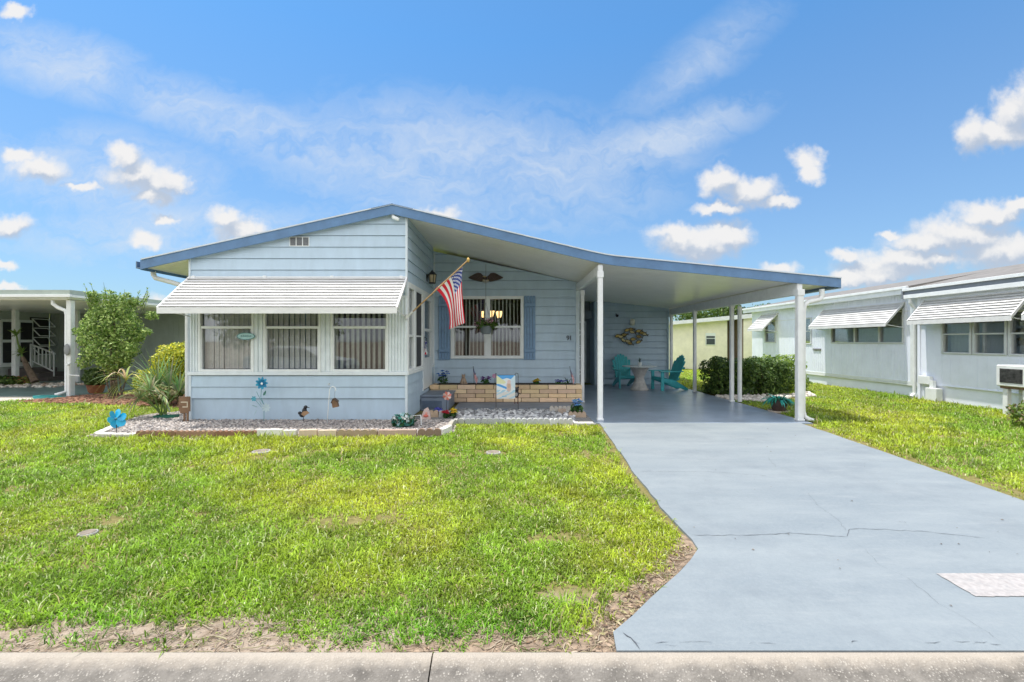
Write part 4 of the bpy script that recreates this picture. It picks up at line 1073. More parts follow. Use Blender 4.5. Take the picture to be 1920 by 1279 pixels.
for s_ in (-1,1):
    m.prism([(l.x+s_*.015,l.z+.225),(l.x+s_*.042,l.z+.22),(l.x+s_*.036,l.z+.262)], 'y', l.y-.02, l.y-.004, (.30,.22,.16)); m.ell(l+Vector((s_*.028,-.055,.05)),(.02,.022,.055),8,6,cc_); m.ell(l+Vector((s_*.05,.0,.04)),(.035,.05,.045),8,6,cc_)
m.tube([l+Vector((.06,.03,.02)), l+Vector((.09,-.01,.02)), l+Vector((.07,-.06,.018))], [.016,.014,.008], 6, cc_)
m.build('body', M_STONE, t, smooth=True)

# garden banner ----------------------------------------------------------
gx, gy = P(931,778,9.28).x, 9.28
t = thing('garden_banner', (gx, gy, .02), 'beach scene garden banner on a thin black stand in front of the planter', 'banner')
zt_, zb_ = P(0,705,gy).z, P(0,749,gy).z; xr = P(966,0,gy).x
m = MB(); m.tube([(gx-.012,gy,-.05),(gx-.012,gy,zt_+.03)], .006, 6); m.tube([(gx-.012,gy,zt_+.012),(xr+.01,gy,zt_+.012)], .005, 6); m.ell((gx-.012,gy,zt_+.04),(.012,.012,.012),8,6); m.build('stand', M_BLACK, t)
def banner_col(u, v):
    SK = (.10,.36,.72); WH = (.74,.78,.78); YE = (.72,.74,.45); AQ = (.40,.62,.72); SA = (.62,.42,.30); SAN = (.70,.68,.62)
    c_ = SK if v < .12 + .25*abs(u-.55) else WH
    if v < .62 and u < .5 and abs(v-.30) < .30*(1-u*1.9): c_ = YE if v < .36 else WH
    if v < .62 and u > .66 and abs(v-.30) < .34*(u-.60)*2.2: c_ = (.62,.74,.78)
    if .38 < v < .66 and u < .62 and abs((v-.38)-(u*.32)) < .05: c_ = SK
    if .62 < v < .72: c_ = AQ if (u*7+v*9) % 2 < 1.2 else WH
    if v >= .72: c_ = SAN if (u*5+v*14) % 3 < 2.2 else AQ
    if ((u-.66)/.13)**2+((v-.50)/.21)**2 < 1: c_ = SA if ((u-.66)/.08)**2+((v-.44)/.11)**2 < 1 else (.66,.50,.42)
    if ((u-.67)/.10)**2+((v-.28)/.08)**2 < 1: c_ = (.72,.55,.52)
    if v > .80 and .30 < u < .55 and (v*40) % 5 < 1.6: c_ = (.25,.50,.66)
    return c_
grid_cloth('cloth', 50, 64, lambda u, v: Vector((gx+(xr-gx)*u, gy-.004-.012*math.sin(u*4+v*2)*v, zt_+.010+(zb_-zt_)*v)), banner_col, M_CLOTH, t)
# hanging black figure on its own hook
fxx, fyy = P(968,742,9.6).x, 9.6
t = thing('hook_stand', (fxx+.02, fyy, .02), 'thin dark crook topped stake between banner and planter', 'stand')
m = MB(); zt2 = P(0,701,fyy).z
m.tube([(fxx+.04,fyy+.03,-.05),(fxx+.04,fyy+.03,zt2-.05),(fxx+.035,fyy+.02,zt2),(fxx-.005,fyy,zt2+.01),(fxx-.03,fyy,zt2-.02),(fxx-.01,fyy,zt2-.04)], .0055, 6); m.build('rod', M_BLACK, t)
l = Vector((fxx, fyy-.01, P(0,757,fyy).z))
t = thing('hanging_figurine', l, 'black round headed metal figurine with dangling legs beside the garden banner', 'ornament')
m = MB(); hgt = .36
m.ell(l+Vector((0,0,hgt*.82)),(.055,.035,.05),12,8); m.ell(l+Vector((-.04,0,hgt*.94)),(.02,.012,.02),8,6); m.ell(l+Vector((.04,0,hgt*.94)),(.02,.012,.02),8,6); m.ell(l+Vector((0,0,hgt*.55)),(.06,.03,.075),12,8)
m.tube([l+Vector((-.05,0,hgt*.62)), l+Vector((-.085,-.01,hgt*.5)), l+Vector((-.06,-.02,hgt*.42))], .011, 6); m.tube([l+Vector((.05,0,hgt*.62)), l+Vector((.09,-.01,hgt*.55))], .011, 6)
m.build('body', M_BLACK, t, smooth=True)
m = MB(); m.ell(l+Vector((0,-.032,hgt*.53)),(.03,.006,.04),10,6); m.build('emblem', mat('pale_metal', (.45,.45,.45), .4, .1), t, smooth=True)
for s_ in (-1,1):
    m = MB(); m.tube([l+Vector((s_*.03,0,hgt*.40)), l+Vector((s_*.035,0,hgt*.2)), l+Vector((s_*.03,-.005,.02))], .008, 6); m.ell(l+Vector((s_*.032,-.015,.012)),(.016,.026,.012),8,6); m.build('leg', mat('dark_red_brown', (.14,.05,.04), .5, .1), t, smooth=True)
m = MB(); m.tube([l+Vector((0,0,hgt*.95)), Vector((fxx-.01,fyy,zt2-.04))], .002, 4); m.build('string', M_BLACK, t)

# ------------------------------------------------------------------ edging stones
def edging(x0, y0, x1, y1, h, n, col, label, depth=.07, name='edging_block', flat=False, group='edging blocks round the gravel bed'):
    a = Vector((x0,y0,0)); b = Vector((x1,y1,0)); d = (b-a); L_ = d.length; d.normalize()
    t = tag(None or bpy.data.objects.new(name, None), label, 'edging block', group) if False else None
    pts = [(0,-.04),(L_,-.04)]
    if n > 0:
        w_ = L_/n; topp = []
        for k in range(n):
            for j in range(7):
                an = math.pi*j/6; topp.append((k*w_+w_/2-math.cos(an)*w_/2*.98, h*.66+math.sin(an)*min(w_*.5, h*.34)))
        pts += topp[::-1]
    else:
        pts += [(L_-.012,h),(L_*.7,h*1.03),(L_*.35,h*.98),(.012,h)] if not flat else [(L_,h),(0,h)]
    mb = MB(Matrix(((d.x,-d.y,0,x0),(d.y,d.x,0,y0),(0,0,1,0),(0,0,0,1))))
    mb.col = col; mb.prism(pts, 'y', -depth/2, depth/2)
    o = mb.build(name, M_STONE, loc=(x0, y0, 0))
    bv = o.modifiers.new('b', 'BEVEL'); bv.width = .008; bv.segments = 2; bv.limit_method = 'ANGLE'; bv.angle_limit = R(50)
    return tag(o, label, 'edging block', group)
BR = (.24,.14,.085); EY = 7.05
edging(-5.80,EY,-5.19,EY,.115,7,BR,'brown scalloped edging block, leftmost of the three brown ones')
edging(-5.18,EY,-4.585,EY,.115,7,(.28,.17,.105),'brown scalloped edging block, middle of the three brown ones')
edging(-4.58,EY,-3.955,EY,.115,7,(.22,.115,.07),'brown scalloped edging block just left of the white stones')
edging(-3.945,EY,-3.55,EY,.135,0,(.68,.67,.62),'large white rough edging stone next to the brown scalloped blocks')
edging(-3.54,EY,-3.325,EY,.125,0,(.62,.60,.55),'short white edging stone right of the large white one')
edging(-3.30,EY,-3.005,EY,.13,0,(.56,.44,.33),'cream edging stone right of the white stones')
edging(-2.995,EY,-2.705,EY,.125,0,(.55,.45,.34),'cream edging stone left of the grey-tan scalloped block')
edging(-2.695,EY,-2.085,EY,.135,5,(.33,.25,.17),'grey-tan scalloped edging block in the front row')
edging(-2.075,EY,-1.47,EY,.13,0,(.40,.29,.24),'long pinkish edging stone in the front row')
edging(-1.46,EY,-1.10,EY+.02,.145,3,(.22,.15,.11),'dark brown block at the right end of the front row')
edging(-1.12,EY+.10,-1.02,EY+.42,.12,0,(.66,.64,.60),'upright white slab where the edging turns back to the house',depth=.10)
edging(-1.03,EY+.46,-1.05,EY+.86,.11,0,(.40,.37,.32),'grey-brown block in the short diagonal run of edging')
edging(-1.05,EY+.88,-.97,EY+1.12,.12,2,(.34,.33,.31),'small grey scalloped block at the bend by the rock bed')
GY = 8.10; sc_ = 105.3
gl = [(859,872,1,(.36,.36,.35),'narrow grey edging block, leftmost of the row before the banner'),(872,902,3,(.33,.34,.34),'grey scalloped edging block, second of the row before the banner'),(902,948,4,(.37,.38,.38),'long grey scalloped edging block just below the garden banner pole'),
      (948,988,4,(.46,.47,.47),'pale grey scalloped edging block right of the banner pole'),(988,1030,4,(.42,.43,.43),'grey scalloped edging block near the right end of the rock bed'),(1030,1047,2,(.56,.57,.57),'short whitish edging block near the carport post'),(1047,1074,3,(.48,.48,.47),'pale grey block right of the short whitish one')]
for a, b, n, c_, lab in gl: edging((a-960)/sc_+.004, GY+random.uniform(-.015,.015), (b-960)/sc_-.004, GY+random.uniform(-.015,.015), .13, n, c_, lab, depth=.08)
edging((1075-960)/sc_,GY-.02,(1113-960)/sc_,GY-.05,.06,0,(.52,.51,.49),'flat pale slab lying at the foot of the carport post',depth=.16)
edging(-1.62,8.86,-1.43,8.86,.16,2,(.47,.35,.24),'tan block behind the pink ornament'); edging(-1.42,8.84,-1.09,8.80,.15,0,(.42,.42,.41),'grey block behind the red and yellow flowers')
edging(.78,9.42,1.22,9.42,.17,5,(.46,.43,.38),'pale scalloped block standing at the back right of the rock bed'); edging(.92,9.2,1.10,9.2,.13,0,(.42,.33,.26),'tan broken block in the right corner of the rock bed')
edging(1.10,8.85,1.44,8.85,.13,4,(.42,.32,.23),'tan scalloped block in front of the blue flowers by the carport')
lw = [(-6.46,7.10,-6.18,7.06),(-6.17,7.06,-5.99,7.05),(-5.985,7.05,-5.81,7.05),(-6.62,7.42,-6.48,7.13),(-6.78,7.80,-6.63,7.45)]
lb = ['low white stone at the left front corner of the gravel bed','low white stone second from the left front corner','low white stone touching the first brown scalloped block','low white stone behind the blue pinwheel foot','low white stone farthest back on the gravel bed left edge']
for q, lab in zip(lw, lb): edging(*q, .07, 0, (.58,.55,.50), lab, depth=.12)

# ------------------------------------------------------------------ garden ornaments
def pinwheel(loc, top, n, r, wd, col, col2, hub, label, stemcol=None, rot0=.3, tilt=-.15):
    t = thing('pinwheel', loc, label, 'pinwheel')
    m = MB(); m.tube([Vector(loc)-Vector((0,0,.05)), Vector(top)+Vector((0,.02,0))], .005, 6); m.build('stem', stemcol or M_BLACK, t)
    m = MB(); petal_ring(m, top, n, r, wd, tilt, .35, col, col2, rot0); m.build('vanes', M_PLAS, t)
    m = MB(); m.ell(Vector(top)-Vector((0,.012,0)),(r*.13,r*.08,r*.13),10,8,hub); m.build('hub', M_PLAS, t, smooth=True)
    return t
pinwheel((P(218,0,7.22).x,7.22,.02), P(217,786,7.2), 6, .155, .125, (.01,.34,.62), (.03,.44,.72), (.01,.15,.28), 'bright blue six petal pinwheel low at the left end of the gravel bed')
pinwheel((P(836,0,8.95).x,8.95,.02), P(838,743,8.93), 8, .088, .055, (.66,.20,.14), (.70,.52,.46), (.6,.5,.4), 'pink and white pinwheel in front of the entry step')
# blue flower stake
t = thing('flower_stake', (P(494,0,8.3).x,8.3,.02), 'tall blue metal flower stake against the front skirting', 'ornament')
m = MB(); m.tube([P(495,795,8.3),P(495,760,8.3),P(489,745,8.3),P(491,720,8.3)], .005, 6); m.tube([P(495,770,8.3),P(480,752,8.3),P(477,748,8.3)], .004, 5); m.tube([P(494,758,8.3),P(484,742,8.3),P(481,735,8.3)], .004, 5); m.build('stem', mat('teal_metal', (.10,.28,.30), .4, .1), t)
m = MB(); petal_ring(m, P(491,719,8.27), 9, .115, .05, .1, .15, (.02,.27,.48), (.03,.36,.56)); petal_ring(m, P(491,719,8.255), 9, .07, .035, .15, .1, (.01,.18,.36), None, .3); m.build('blue_flower', M_PLAS, t)
m = MB(); m.ell(P(491,720,8.23),(.022,.015,.022),10,8); m.build('flower_centre', M_VINYL, t, smooth=True)
m = MB(); petal_ring(m, P(499,765,8.27), 8, .085, .035, .1, .1, (.50,.62,.64)); m.build('pale_flower', M_PLAS, t)
m = MB(); petal_ring(m, P(476,748,8.27), 6, .05, .03, .1, .1, (.08,.36,.46)); m.build('small_flower', M_PLAS, t)
m = MB()
for a, b, dx, dz in ((495,742,.3,.8),(484,735,-.3,.8),(482,764,-.6,.5),(490,760,-.2,.9),(481,770,-.3,-.6)): strap(m, P(a,b,8.28), (dx,-.2,dz), .12, .05, .6, 5, (.14,.34,.28))
m.build('leaves', M_PLAS, t)
# dark bird ornament, shepherd hook, hanging birdhouse
l = P(569,790,8.3); l.z = .02
t = thing('bird_ornament', l, 'small black metal bird with a tan wing on a short stake by the skirting', 'ornament')
m = MB(); m.tube([l-Vector((0,0,.04)), P(569,783,8.3)], .006, 6); m.ell(P(567,778,8.3),(.055,.05,.05),10,8); m.ell(P(571,771,8.3),(.045,.04,.06),10,8); m.ell(P(573,764,8.28),(.035,.035,.033),10,8); m.ell(P(562,775,8.28),(.034,.03,.03),8,6); m.bar(P(576,764,8.27),P(580,765,8.26),.012,.01); m.build('body', M_BLACK, t, smooth=True)
m = MB(); m.prism([(P(a,b,8.3).x, P(a,b,8.3).z) for a, b in ((568,776),(572,771),(579,770),(583,774),(578,777),(573,780))], 'y', 8.225, 8.24); m.build('wing', mat('tan_wing', (.36,.22,.12), .5, .1), t)
t = thing('shepherd_hook', (P(614,0,8.06).x,8.06,.02), 'thin white shepherd hook leaning in front of the bay skirting', 'stand')
m = MB(); ph = [P(613,799,8.06),P(616,760,8.06),P(618,732,8.06),P(620,727,8.06),P(624,725,8.06),P(628,727,8.06),P(630,732,8.06),P(628,734,8.06)]; ph[0].z = -.03
m.tube(ph, .0075, 7); m.build('rod', M_VINYL, t, smooth=True)
m = MB(); m.ell(P(617,721,8.06),(.024,.024,.024),10,8); m.build('finial', mat('glass_ball', (.45,.52,.56), .15, .05), t, smooth=True)
l = P(630,764,8.05); t = thing('birdhouse', l, 'small brown hanging birdhouse tilted below the white hook', 'birdhouse')
m = MB(TM(l) @ Matrix.Rotation(R(-12),4,'Y')); m.prism([(-.045,0),(.045,0),(.045,.09),(0,.15),(-.045,.09)], 'y', -.04, .04); m.build('box', M_BROWNWOOD, t)
m = MB(TM(l) @ Matrix.Rotation(R(-12),4,'Y')); m.obox((-.03,0,.125),(.09,.10,.008),(0,R(-53),0)); m.obox((.03,0,.125),(.09,.10,.008),(0,R(53),0)); m.build('roof', mat('dark_brown_board', (.10,.06,.04), .7, .2), t)
m = MB(); m.tube([l+Vector((-.03,0,.15)), P(628,734,8.06)], .002, 4); m.build('wire', M_BLACK, t)
# white and teal flower clump
l = Vector((P(757,0,7.85).x,7.85,.02)); t = thing('flower_clump', l, 'clump of white and teal flowers at the bay right corner', 'flowers')
leaf_obj('leaves', 420, [(l.x,l.y,.12,.2,.16,.12)], .045, [(.02,.13,.11),(.03,.18,.13),(.05,.14,.05)], t, 61)
leaf_obj('blossom', 150, [(l.x,l.y-.03,.16,.19,.15,.10)], .03, [(.62,.66,.64),(.35,.55,.56),(.66,.66,.60)], t, 62, aspect=.9)
t = thing('wire_border', (P(783,0,7.9).x,7.9,.02), 'small white square hoop of wire border by the white flowers', 'border')
m = MB(); m.tube([P(774,801,7.9),P(775,780,7.9),P(789,779,7.9),P(790,801,7.9)], .009, 6); m.build('hoop', M_VINYL, t)
l = P(799,790,8.55); l.z = .02; t = thing('shell_ornament', l, 'pale pink pointed ornament with red heart by the step', 'ornament')
m = MB(); m.prism([(l.x-.09,l.z),(l.x+.09,l.z),(l.x+.075,l.z+.13),(l.x+.03,l.z+.235),(l.x-.03,l.z+.20),(l.x-.07,l.z+.11)], 'y', l.y-.03, l.y+.03, (.56,.44,.40)); m.build('body', M_STONE, t)
m = MB(); m.ell(l+Vector((0,-.035,.08)),(.05,.012,.03),10,6,(.55,.14,.10)); m.ell(l+Vector((.01,-.038,.13)),(.022,.012,.022),8,6,(.62,.30,.24)); m.build('relief', M_COL, t, smooth=True)
for px, Y, h, cols, lab, sd in ((823,8.95,.17,[(.07,.08,.42),(.10,.12,.5)],'violet blue artificial flower behind the pink ornament',11),(837,8.75,.15,[(.45,.01,.03),(.35,.01,.02)],'deep red flower below the pink pinwheel',12),(850,8.75,.19,[(.62,.50,.02),(.66,.44,.02)],'bright yellow flower at the left of the white rocks',13)):
    flower_bunch('flower_bunch', ((px-960)*Y/F, Y, .02), h, cols, lab, n=4, spread=.06, fr=.06, leafn=25, seed=sd)
flower_bunch('flower_bunch', ((1081-960)*8.95/F, 8.95, .02), .34, [(.12,.30,.58),(.20,.38,.62)], 'light blue flowers in the tan scalloped corner by the carport post', n=10, spread=.14, fr=.055, leafn=120, seed=14)
l = Vector((P(812,0,9.15).x, 9.15, .02)); t = thing('dry_plant', l, 'dark withered plant beside the entry step', 'plant'); m = MB()
for k in range(46): strap(m, l+Vector((random.uniform(-.18,.2),random.uniform(-.1,.1),0)), (random.uniform(-1,1),random.uniform(-1,.4),random.uniform(.6,1.6)), random.uniform(.1,.2), .025, 1.3, 4, random.choice([(.06,.045,.03),(.10,.07,.04),(.05,.06,.02)]))
m.build('leaves', M_CLOTH, t)
# brown yard sign, green tray
l = Vector((P(346,0,8.3).x, 8.3, .02)); t = thing('yard_sign', l, 'brown wooden board on two thin stakes at the house left corner', 'sign')
a_, b_ = P(336,744,8.3), P(357,772,8.3)
m = MB(); m.box(a_.x,b_.x,8.28,8.31,b_.z,a_.z,.006); m.box(a_.x+.03,b_.x-.02,8.274,8.282,b_.z-.03,b_.z+.02,.004); m.build('board', M_BROWNWOOD, t)
m = MB(); m.bar((a_.x+.05,8.273,a_.z-.10),(b_.x-.03,8.273,a_.z-.10),.006,.02); m.bar((a_.x+.08,8.273,b_.z+.085),(b_.x-.03,8.273,b_.z+.085),.006,.02); m.bar((b_.x-.035,8.272,a_.z-.10),(b_.x-.035,8.272,b_.z+.09),.018,.006); m.build('pale_letter', mat('cream_line', (.55,.47,.34), .6, .1), t)
for x in (a_.x+.10, b_.x-.045):
    m = MB(); m.box(x-.014,x+.014,8.285,8.305,-.03,b_.z); m.build('stake', M_BROWNWOOD, t)
l = Vector((P(312,0,8.75).x, 8.75, .02)); t = thing('plant_tray', l, 'dark green plastic tray lying at the foot of the fan palm', 'tray')
m = MB(); m.box(l.x-.20,l.x+.20,l.y-.07,l.y+.07,.02,.03); 
for q in ((l.x-.20,l.x-.185,l.y-.07,l.y+.07),(l.x+.185,l.x+.20,l.y-.07,l.y+.07),(l.x-.185,l.x+.185,l.y-.07,l.y-.06),(l.x-.185,l.x+.185,l.y+.06,l.y+.07)): m.box(*q,.02,.075)
m.build('tray', mat('dark_green_plastic', (.012,.12,.075), .4, .1), t)
# utility covers sunk in the lawn
COVERS = [(*G(490,849), .13), (*G(925,851), .11), (*G(165,1004), .07)]
for (x, y, rd_), lab in zip(COVERS, ['round concrete cover in bare soil in the middle of the lawn','small round concrete cover in the lawn toward the driveway','small grey concrete cover at the lawn far left']):
    t = thing('utility_cover', (x,y,0), lab, 'cover', 'covers sunk in the lawn')
    m = MB(); m.lathe([(rd_*.9,.0),(rd_*.9,.018),(rd_*.85,.024)], (x,y,0), 20); m.build('ring', M_CONC, t)
    m = MB(); m.lathe([(rd_*.72,.02),(rd_*.72,.026),(rd_*.68,.029)], (x,y,0), 20); m.build('lid', mat('sandy_concrete', (.24,.20,.16), .95, .2, 20, bump=.5, bscale=60), t)

# ------------------------------------------------------------------ carport furniture
def adirondack(loc, rz, label):
    t = thing('adirondack_chair', loc, label, 'chair', 'teal chairs round the carport table'); T = TM(loc)
    s = MB(T)
    for k in range(6):
        y = -.30+k*.095; z = .385-.018*k-(.006*k*k*.3); s.obox((0,y,z),(.52,.082,.02),(R(-9),0,0),.004)
    s.obox((0,-.35,.35),(.52,.02,.08),(0,0,0),.004); s.build('seat', M_TEAL, t)
    b = MB(T)
    hs = [.60,.70,.76,.79,.76,.70,.60]
    for k, h in enumerate(hs):
        x0 = (k-3)*.068; x1 = (k-3)*.088
        pts = []
        tilt = .42; y0, z0 = .17, .27
        for side in (-.031, .031):
            pass
        vs = []
        for (u, wd) in ((0,.030),(.5,.036),(.94,.040),(1.0,.022)):
            x = x0+(x1-x0)*u; y = y0+h*u*tilt; z = z0+h*u
            for (dx, dy) in ((-wd,0),(wd,0),(wd,.02),(-wd,.02)): vs.append((x+dx, y+dy, z))
        fs = [(0,1,2,3)[::-1], (12,13,14,15)]
        for i in range(3):
            for j in range(4): fs.append((i*4+j, i*4+(j+1) % 4, (i+1)*4+(j+1) % 4, (i+1)*4+j))
        b.add(vs, fs)
    b.obox((0,.235,.33),(.54,.03,.07),(R(-22),0,0),.004); b.obox((0,.40,.66),(.60,.03,.06),(R(-22),0,0),.004); b.build('backrest', M_TEAL, t)
    for sx in (-1, 1):
        a = MB(T); a.prism([(sx*.25,-.42),(sx*.36,-.42),(sx*.375,-.30),(sx*.34,.30),(sx*.30,.38),(sx*.25,.38)][::sx], 'z', .555, .58); a.build('armrest', M_TEAL, t)
        l1 = MB(T); l1.box(sx*.285-.018,sx*.285+.018,-.37,-.27,0,.555,.004); l1.build('leg', M_TEAL, t)
        l2 = MB(T); l2.prism([(-.36,.30),(-.36,.37),(.10,.30),(.52,.06),(.56,.0),(.44,.0)], 'x', sx*.25-.014, sx*.25+.014); l2.build('leg', M_TEAL, t)
    t.rotation_euler = (0,0,rz); return t
adirondack(P(1184,731,14.0)*1 if False else Vector((3.62,14.55,.022)), R(4), 'teal slatted garden chair behind the pedestal table, facing the street')
adirondack(Vector((4.72,13.85,.022)), R(-78), 'teal slatted garden chair right of the table, seen from its side')
l = Vector((3.85,13.75,.022)); t = thing('pedestal_table', l, 'round white table on an hourglass plaster pedestal in the carport', 'table')
m = MB(); m.lathe([(.27,0),(.275,.03),(.24,.07),(.19,.18),(.14,.33),(.135,.37),(.15,.42),(.21,.55),(.28,.68),(.28,.70)], l, 26); m.build('pedestal', mat('rough_plaster', (.50,.48,.45), .9, .15, 8, bump=.9, bscale=35), t, smooth=True)
m = MB(); m.lathe([(.49,.70),(.51,.705),(.51,.725),(.50,.73)], l, 40); m.build('tabletop', mat('pale_mosaic_top', (.66,.70,.70), .25, .12, 30), t)
l = l+Vector((.0,-.05,.73)); t = thing('table_plant', l, 'tiny white pot with a green succulent on the carport table', 'plant pot')
m = MB(); m.lathe([(.045,0),(.06,.10),(.065,.105),(.05,.105)], l, 14); m.build('pot', M_VINYL, t)
m = MB()
for k in range(14): strap(m, l+Vector((0,0,.09)), (random.uniform(-.8,.8),random.uniform(-.8,.8),1.6), random.uniform(.1,.2), .025, .3, 4, (.06,.12,.08))
m.build('leaves', M_CLOTH, t)
# teal potted plant on a saucer
l = Vector((5.60,9.55,0)); t = thing('potted_plant', l, 'brown pot of trailing turquoise foliage at the carport edge', 'plant pot')
m = MB(); m.lathe([(.17,.0),(.20,.01),(.21,.05),(.19,.05),(.17,.03)], l, 22); m.build('saucer', mat('cream_saucer', (.52,.45,.37), .8, .1), t, smooth=True, angle=40)
m = MB(); m.lathe([(.10,.035),(.125,.06),(.155,.18),(.165,.25),(.165,.275),(.14,.275)], l, 22); m.build('pot', mat('dark_brown_pot', (.075,.048,.04), .6, .2, 9), t, smooth=True, angle=40)
m = MB()
for k in range(120):
    a = random.uniform(0,6.28); sxx = random.uniform(.5,1)
    strap(m, l+Vector((.09*math.cos(a),.09*math.sin(a),.27)), (math.cos(a)*1.2+.25,math.sin(a)*.8,random.uniform(.3,1.5)), random.uniform(.22,.48)*sxx, random.uniform(.03,.055), random.uniform(1.0,2.6), 7, random.choice([(.015,.25,.20),(.02,.33,.28),(.03,.20,.12),(.02,.14,.07),(.05,.40,.36)]))
m.build('leaves', M_CLOTH, t)

# ------------------------------------------------------------------ shrubs and palm
def shrub(name, loc, clumps, n, size, cols, label, cat='shrub', seed=1, trunk=None, group=None, core=True, **kw):
    t = thing(name, loc, label, cat, group)
    leaf_obj('crown', n, clumps, size, cols, t, seed, **kw)
    m = MB(); rr = random.Random(seed)
    for k in range(trunk or 7):
        c = clumps[k % len(clumps)]; base = Vector(loc)+Vector((rr.uniform(-.08,.08)*(trunk or 6)/4, rr.uniform(-.06,.06), -.03))
        tip = Vector((c[0]+c[3]*rr.uniform(-.5,.5), c[1]+c[4]*rr.uniform(-.5,.5), c[2]+c[5]*rr.uniform(-.2,.6)))
        md = base.lerp(tip, .5)+Vector((rr.uniform(-.06,.06),rr.uniform(-.06,.06),.03)); m.tube([base, md, tip], [.022,.015,.006], 6)
    m.build('trunk', M_BARK, t)
    return t
DK = [(.03,.07,.016),(.055,.11,.02),(.09,.16,.03),(.14,.21,.045)]
def box_clumps(x0, x1, y0, y1, z0, z1, nx, ny, nz_, jit=.06, seed=0):
    rr = random.Random(seed); out = []
    for i in range(nx):
        for j in range(ny):
            for k in range(nz_):
                cx = x0+(x1-x0)*(i+.5)/nx; cy = y0+(y1-y0)*(j+.5)/ny; cz = z0+(z1-z0)*(k+.5)/nz_
                out.append((cx+rr.uniform(-jit,jit), cy+rr.uniform(-jit,jit), cz+rr.uniform(-jit,jit)*.7, (x1-x0)/nx*.72, (y1-y0)/ny*.72, (z1-z0)/nz_*.68))
    return out
shrub('hedge_shrub', (6.0,12.75,0), box_clumps(5.55,6.55,12.2,13.4,.05,.96,4,3,3,.10,1), 10000, .036, DK, 'dark green clipped shrub beside the carport posts', seed=71, trunk=9)
shrub('hedge_shrub', (7.15,12.9,0), box_clumps(6.55,7.65,12.3,13.5,.03,.95,4,3,3,.10,2), 9500, .036, DK, 'dark green clipped shrub joined to the first, nearer the white house', seed=72, trunk=9)
shrub('hedge_shrub', (8.1,13.6,0), box_clumps(7.6,8.6,13.2,14.2,.03,1.0,2,2,2,.06,3), 5200, .040, [(.14,.24,.03),(.22,.33,.05),(.30,.40,.07)], 'lighter green shrub at the right end of the clipped shrubs', seed=73, trunk=7)
TG = [(.12,.22,.04),(.21,.33,.07),(.32,.44,.11),(.44,.54,.18)]
tl = Vector((-10.55,12.1,0))
cl = [(-10.55,12.1,1.95,.62,.6,.55),(-10.95,12.0,1.55,.5,.5,.5),(-10.1,12.1,1.6,.5,.5,.5),(-10.5,11.9,1.2,.62,.55,.5),(-10.85,12.1,2.25,.36,.36,.35),(-10.2,12.1,2.3,.40,.36,.35),(-10.5,12.2,2.5,.32,.32,.3),(-10.35,11.9,.95,.42,.4,.35),(-11.2,12.0,1.9,.26,.26,.3),(-9.78,12.0,1.95,.26,.26,.35),(-9.85,12.0,1.3,.28,.28,.3),(-11.35,12.0,1.5,.2,.2,.2),(-9.65,12.0,1.62,.18,.2,.2),(-10.9,11.9,2.55,.2,.2,.2),(-10.0,12.0,2.62,.2,.2,.22),(-11.15,11.9,1.15,.2,.2,.2)]
rr = random.Random(2); cl = [(-10.62+(c[0]+10.55)*.84, c[1], c[2], c[3]*.80, c[4]*.8, c[5]*.80) for c in cl]+[(-10.6+.95*math.cos(a)*rr.uniform(.8,1.05), 12.0+.3*math.sin(a*3), 1.75+1.0*math.sin(a)*rr.uniform(.8,1.1), rr.uniform(.10,.2), .16, rr.uniform(.10,.2)) for a in [k*.45 for k in range(14)]]
cl = [c for c in cl if c[0]-c[3] > -11.55]
t = shrub('small_tree', tl, cl, 11000, .036, TG, 'bushy light green small tree between the left neighbour carport and the palm', 'tree', 81, 11, shell=.35)
m = MB()
for k in range(26):
    a = random.uniform(0,6.28); b0 = Vector((-10.5+.6*math.cos(a),12.1+.4*math.sin(a),2.25+random.uniform(-.2,.35))); d_ = Vector((math.cos(a)*.35,math.sin(a)*.3,1)).normalized(); ln_ = random.uniform(.25,.6)
    m.tube([b0,b0+d_*ln_*.6,b0+d_*ln_],[.006,.004,.002],4,(.14,.18,.06))
    for j in range(14):
        q = b0+d_*ln_*random.uniform(.1,1); strap(m, q, (random.uniform(-1,1),random.uniform(-1,1),random.uniform(.1,1)), .07, .028, .4, 3, random.choice(TG))
m.build('shoot', M_LEAF, t)
YG = [(.55,.54,.03),(.66,.62,.05),(.42,.46,.04),(.26,.33,.04)]
shrub('golden_shrub', (-8.05,11.0,0), [(-8.05,11.0,1.05,.50,.5,.42),(-7.8,11.0,1.12,.45,.45,.38),(-8.3,11.0,.92,.36,.4,.36),(-8.0,11.0,.6,.42,.42,.42)], 7500, .032, YG, 'rounded golden shrub against the house left corner', seed=83)
shrub('golden_shrub', (-8.85,11.3,0), [(-8.85,11.3,.58,.42,.38,.27),(-9.2,11.4,.42,.25,.25,.22)], 3000, .032, YG[1:]+[(.12,.19,.03)], 'lower golden green shrub just left of the rounded one', seed=84)
shrub('small_shrub', (-8.0,10.2,0), [(-7.95,10.3,.35,.5,.3,.25)], 1400, .04, [(.10,.16,.03),(.30,.30,.12),(.42,.36,.22)], 'pale straggly shrub behind the palm', seed=85)
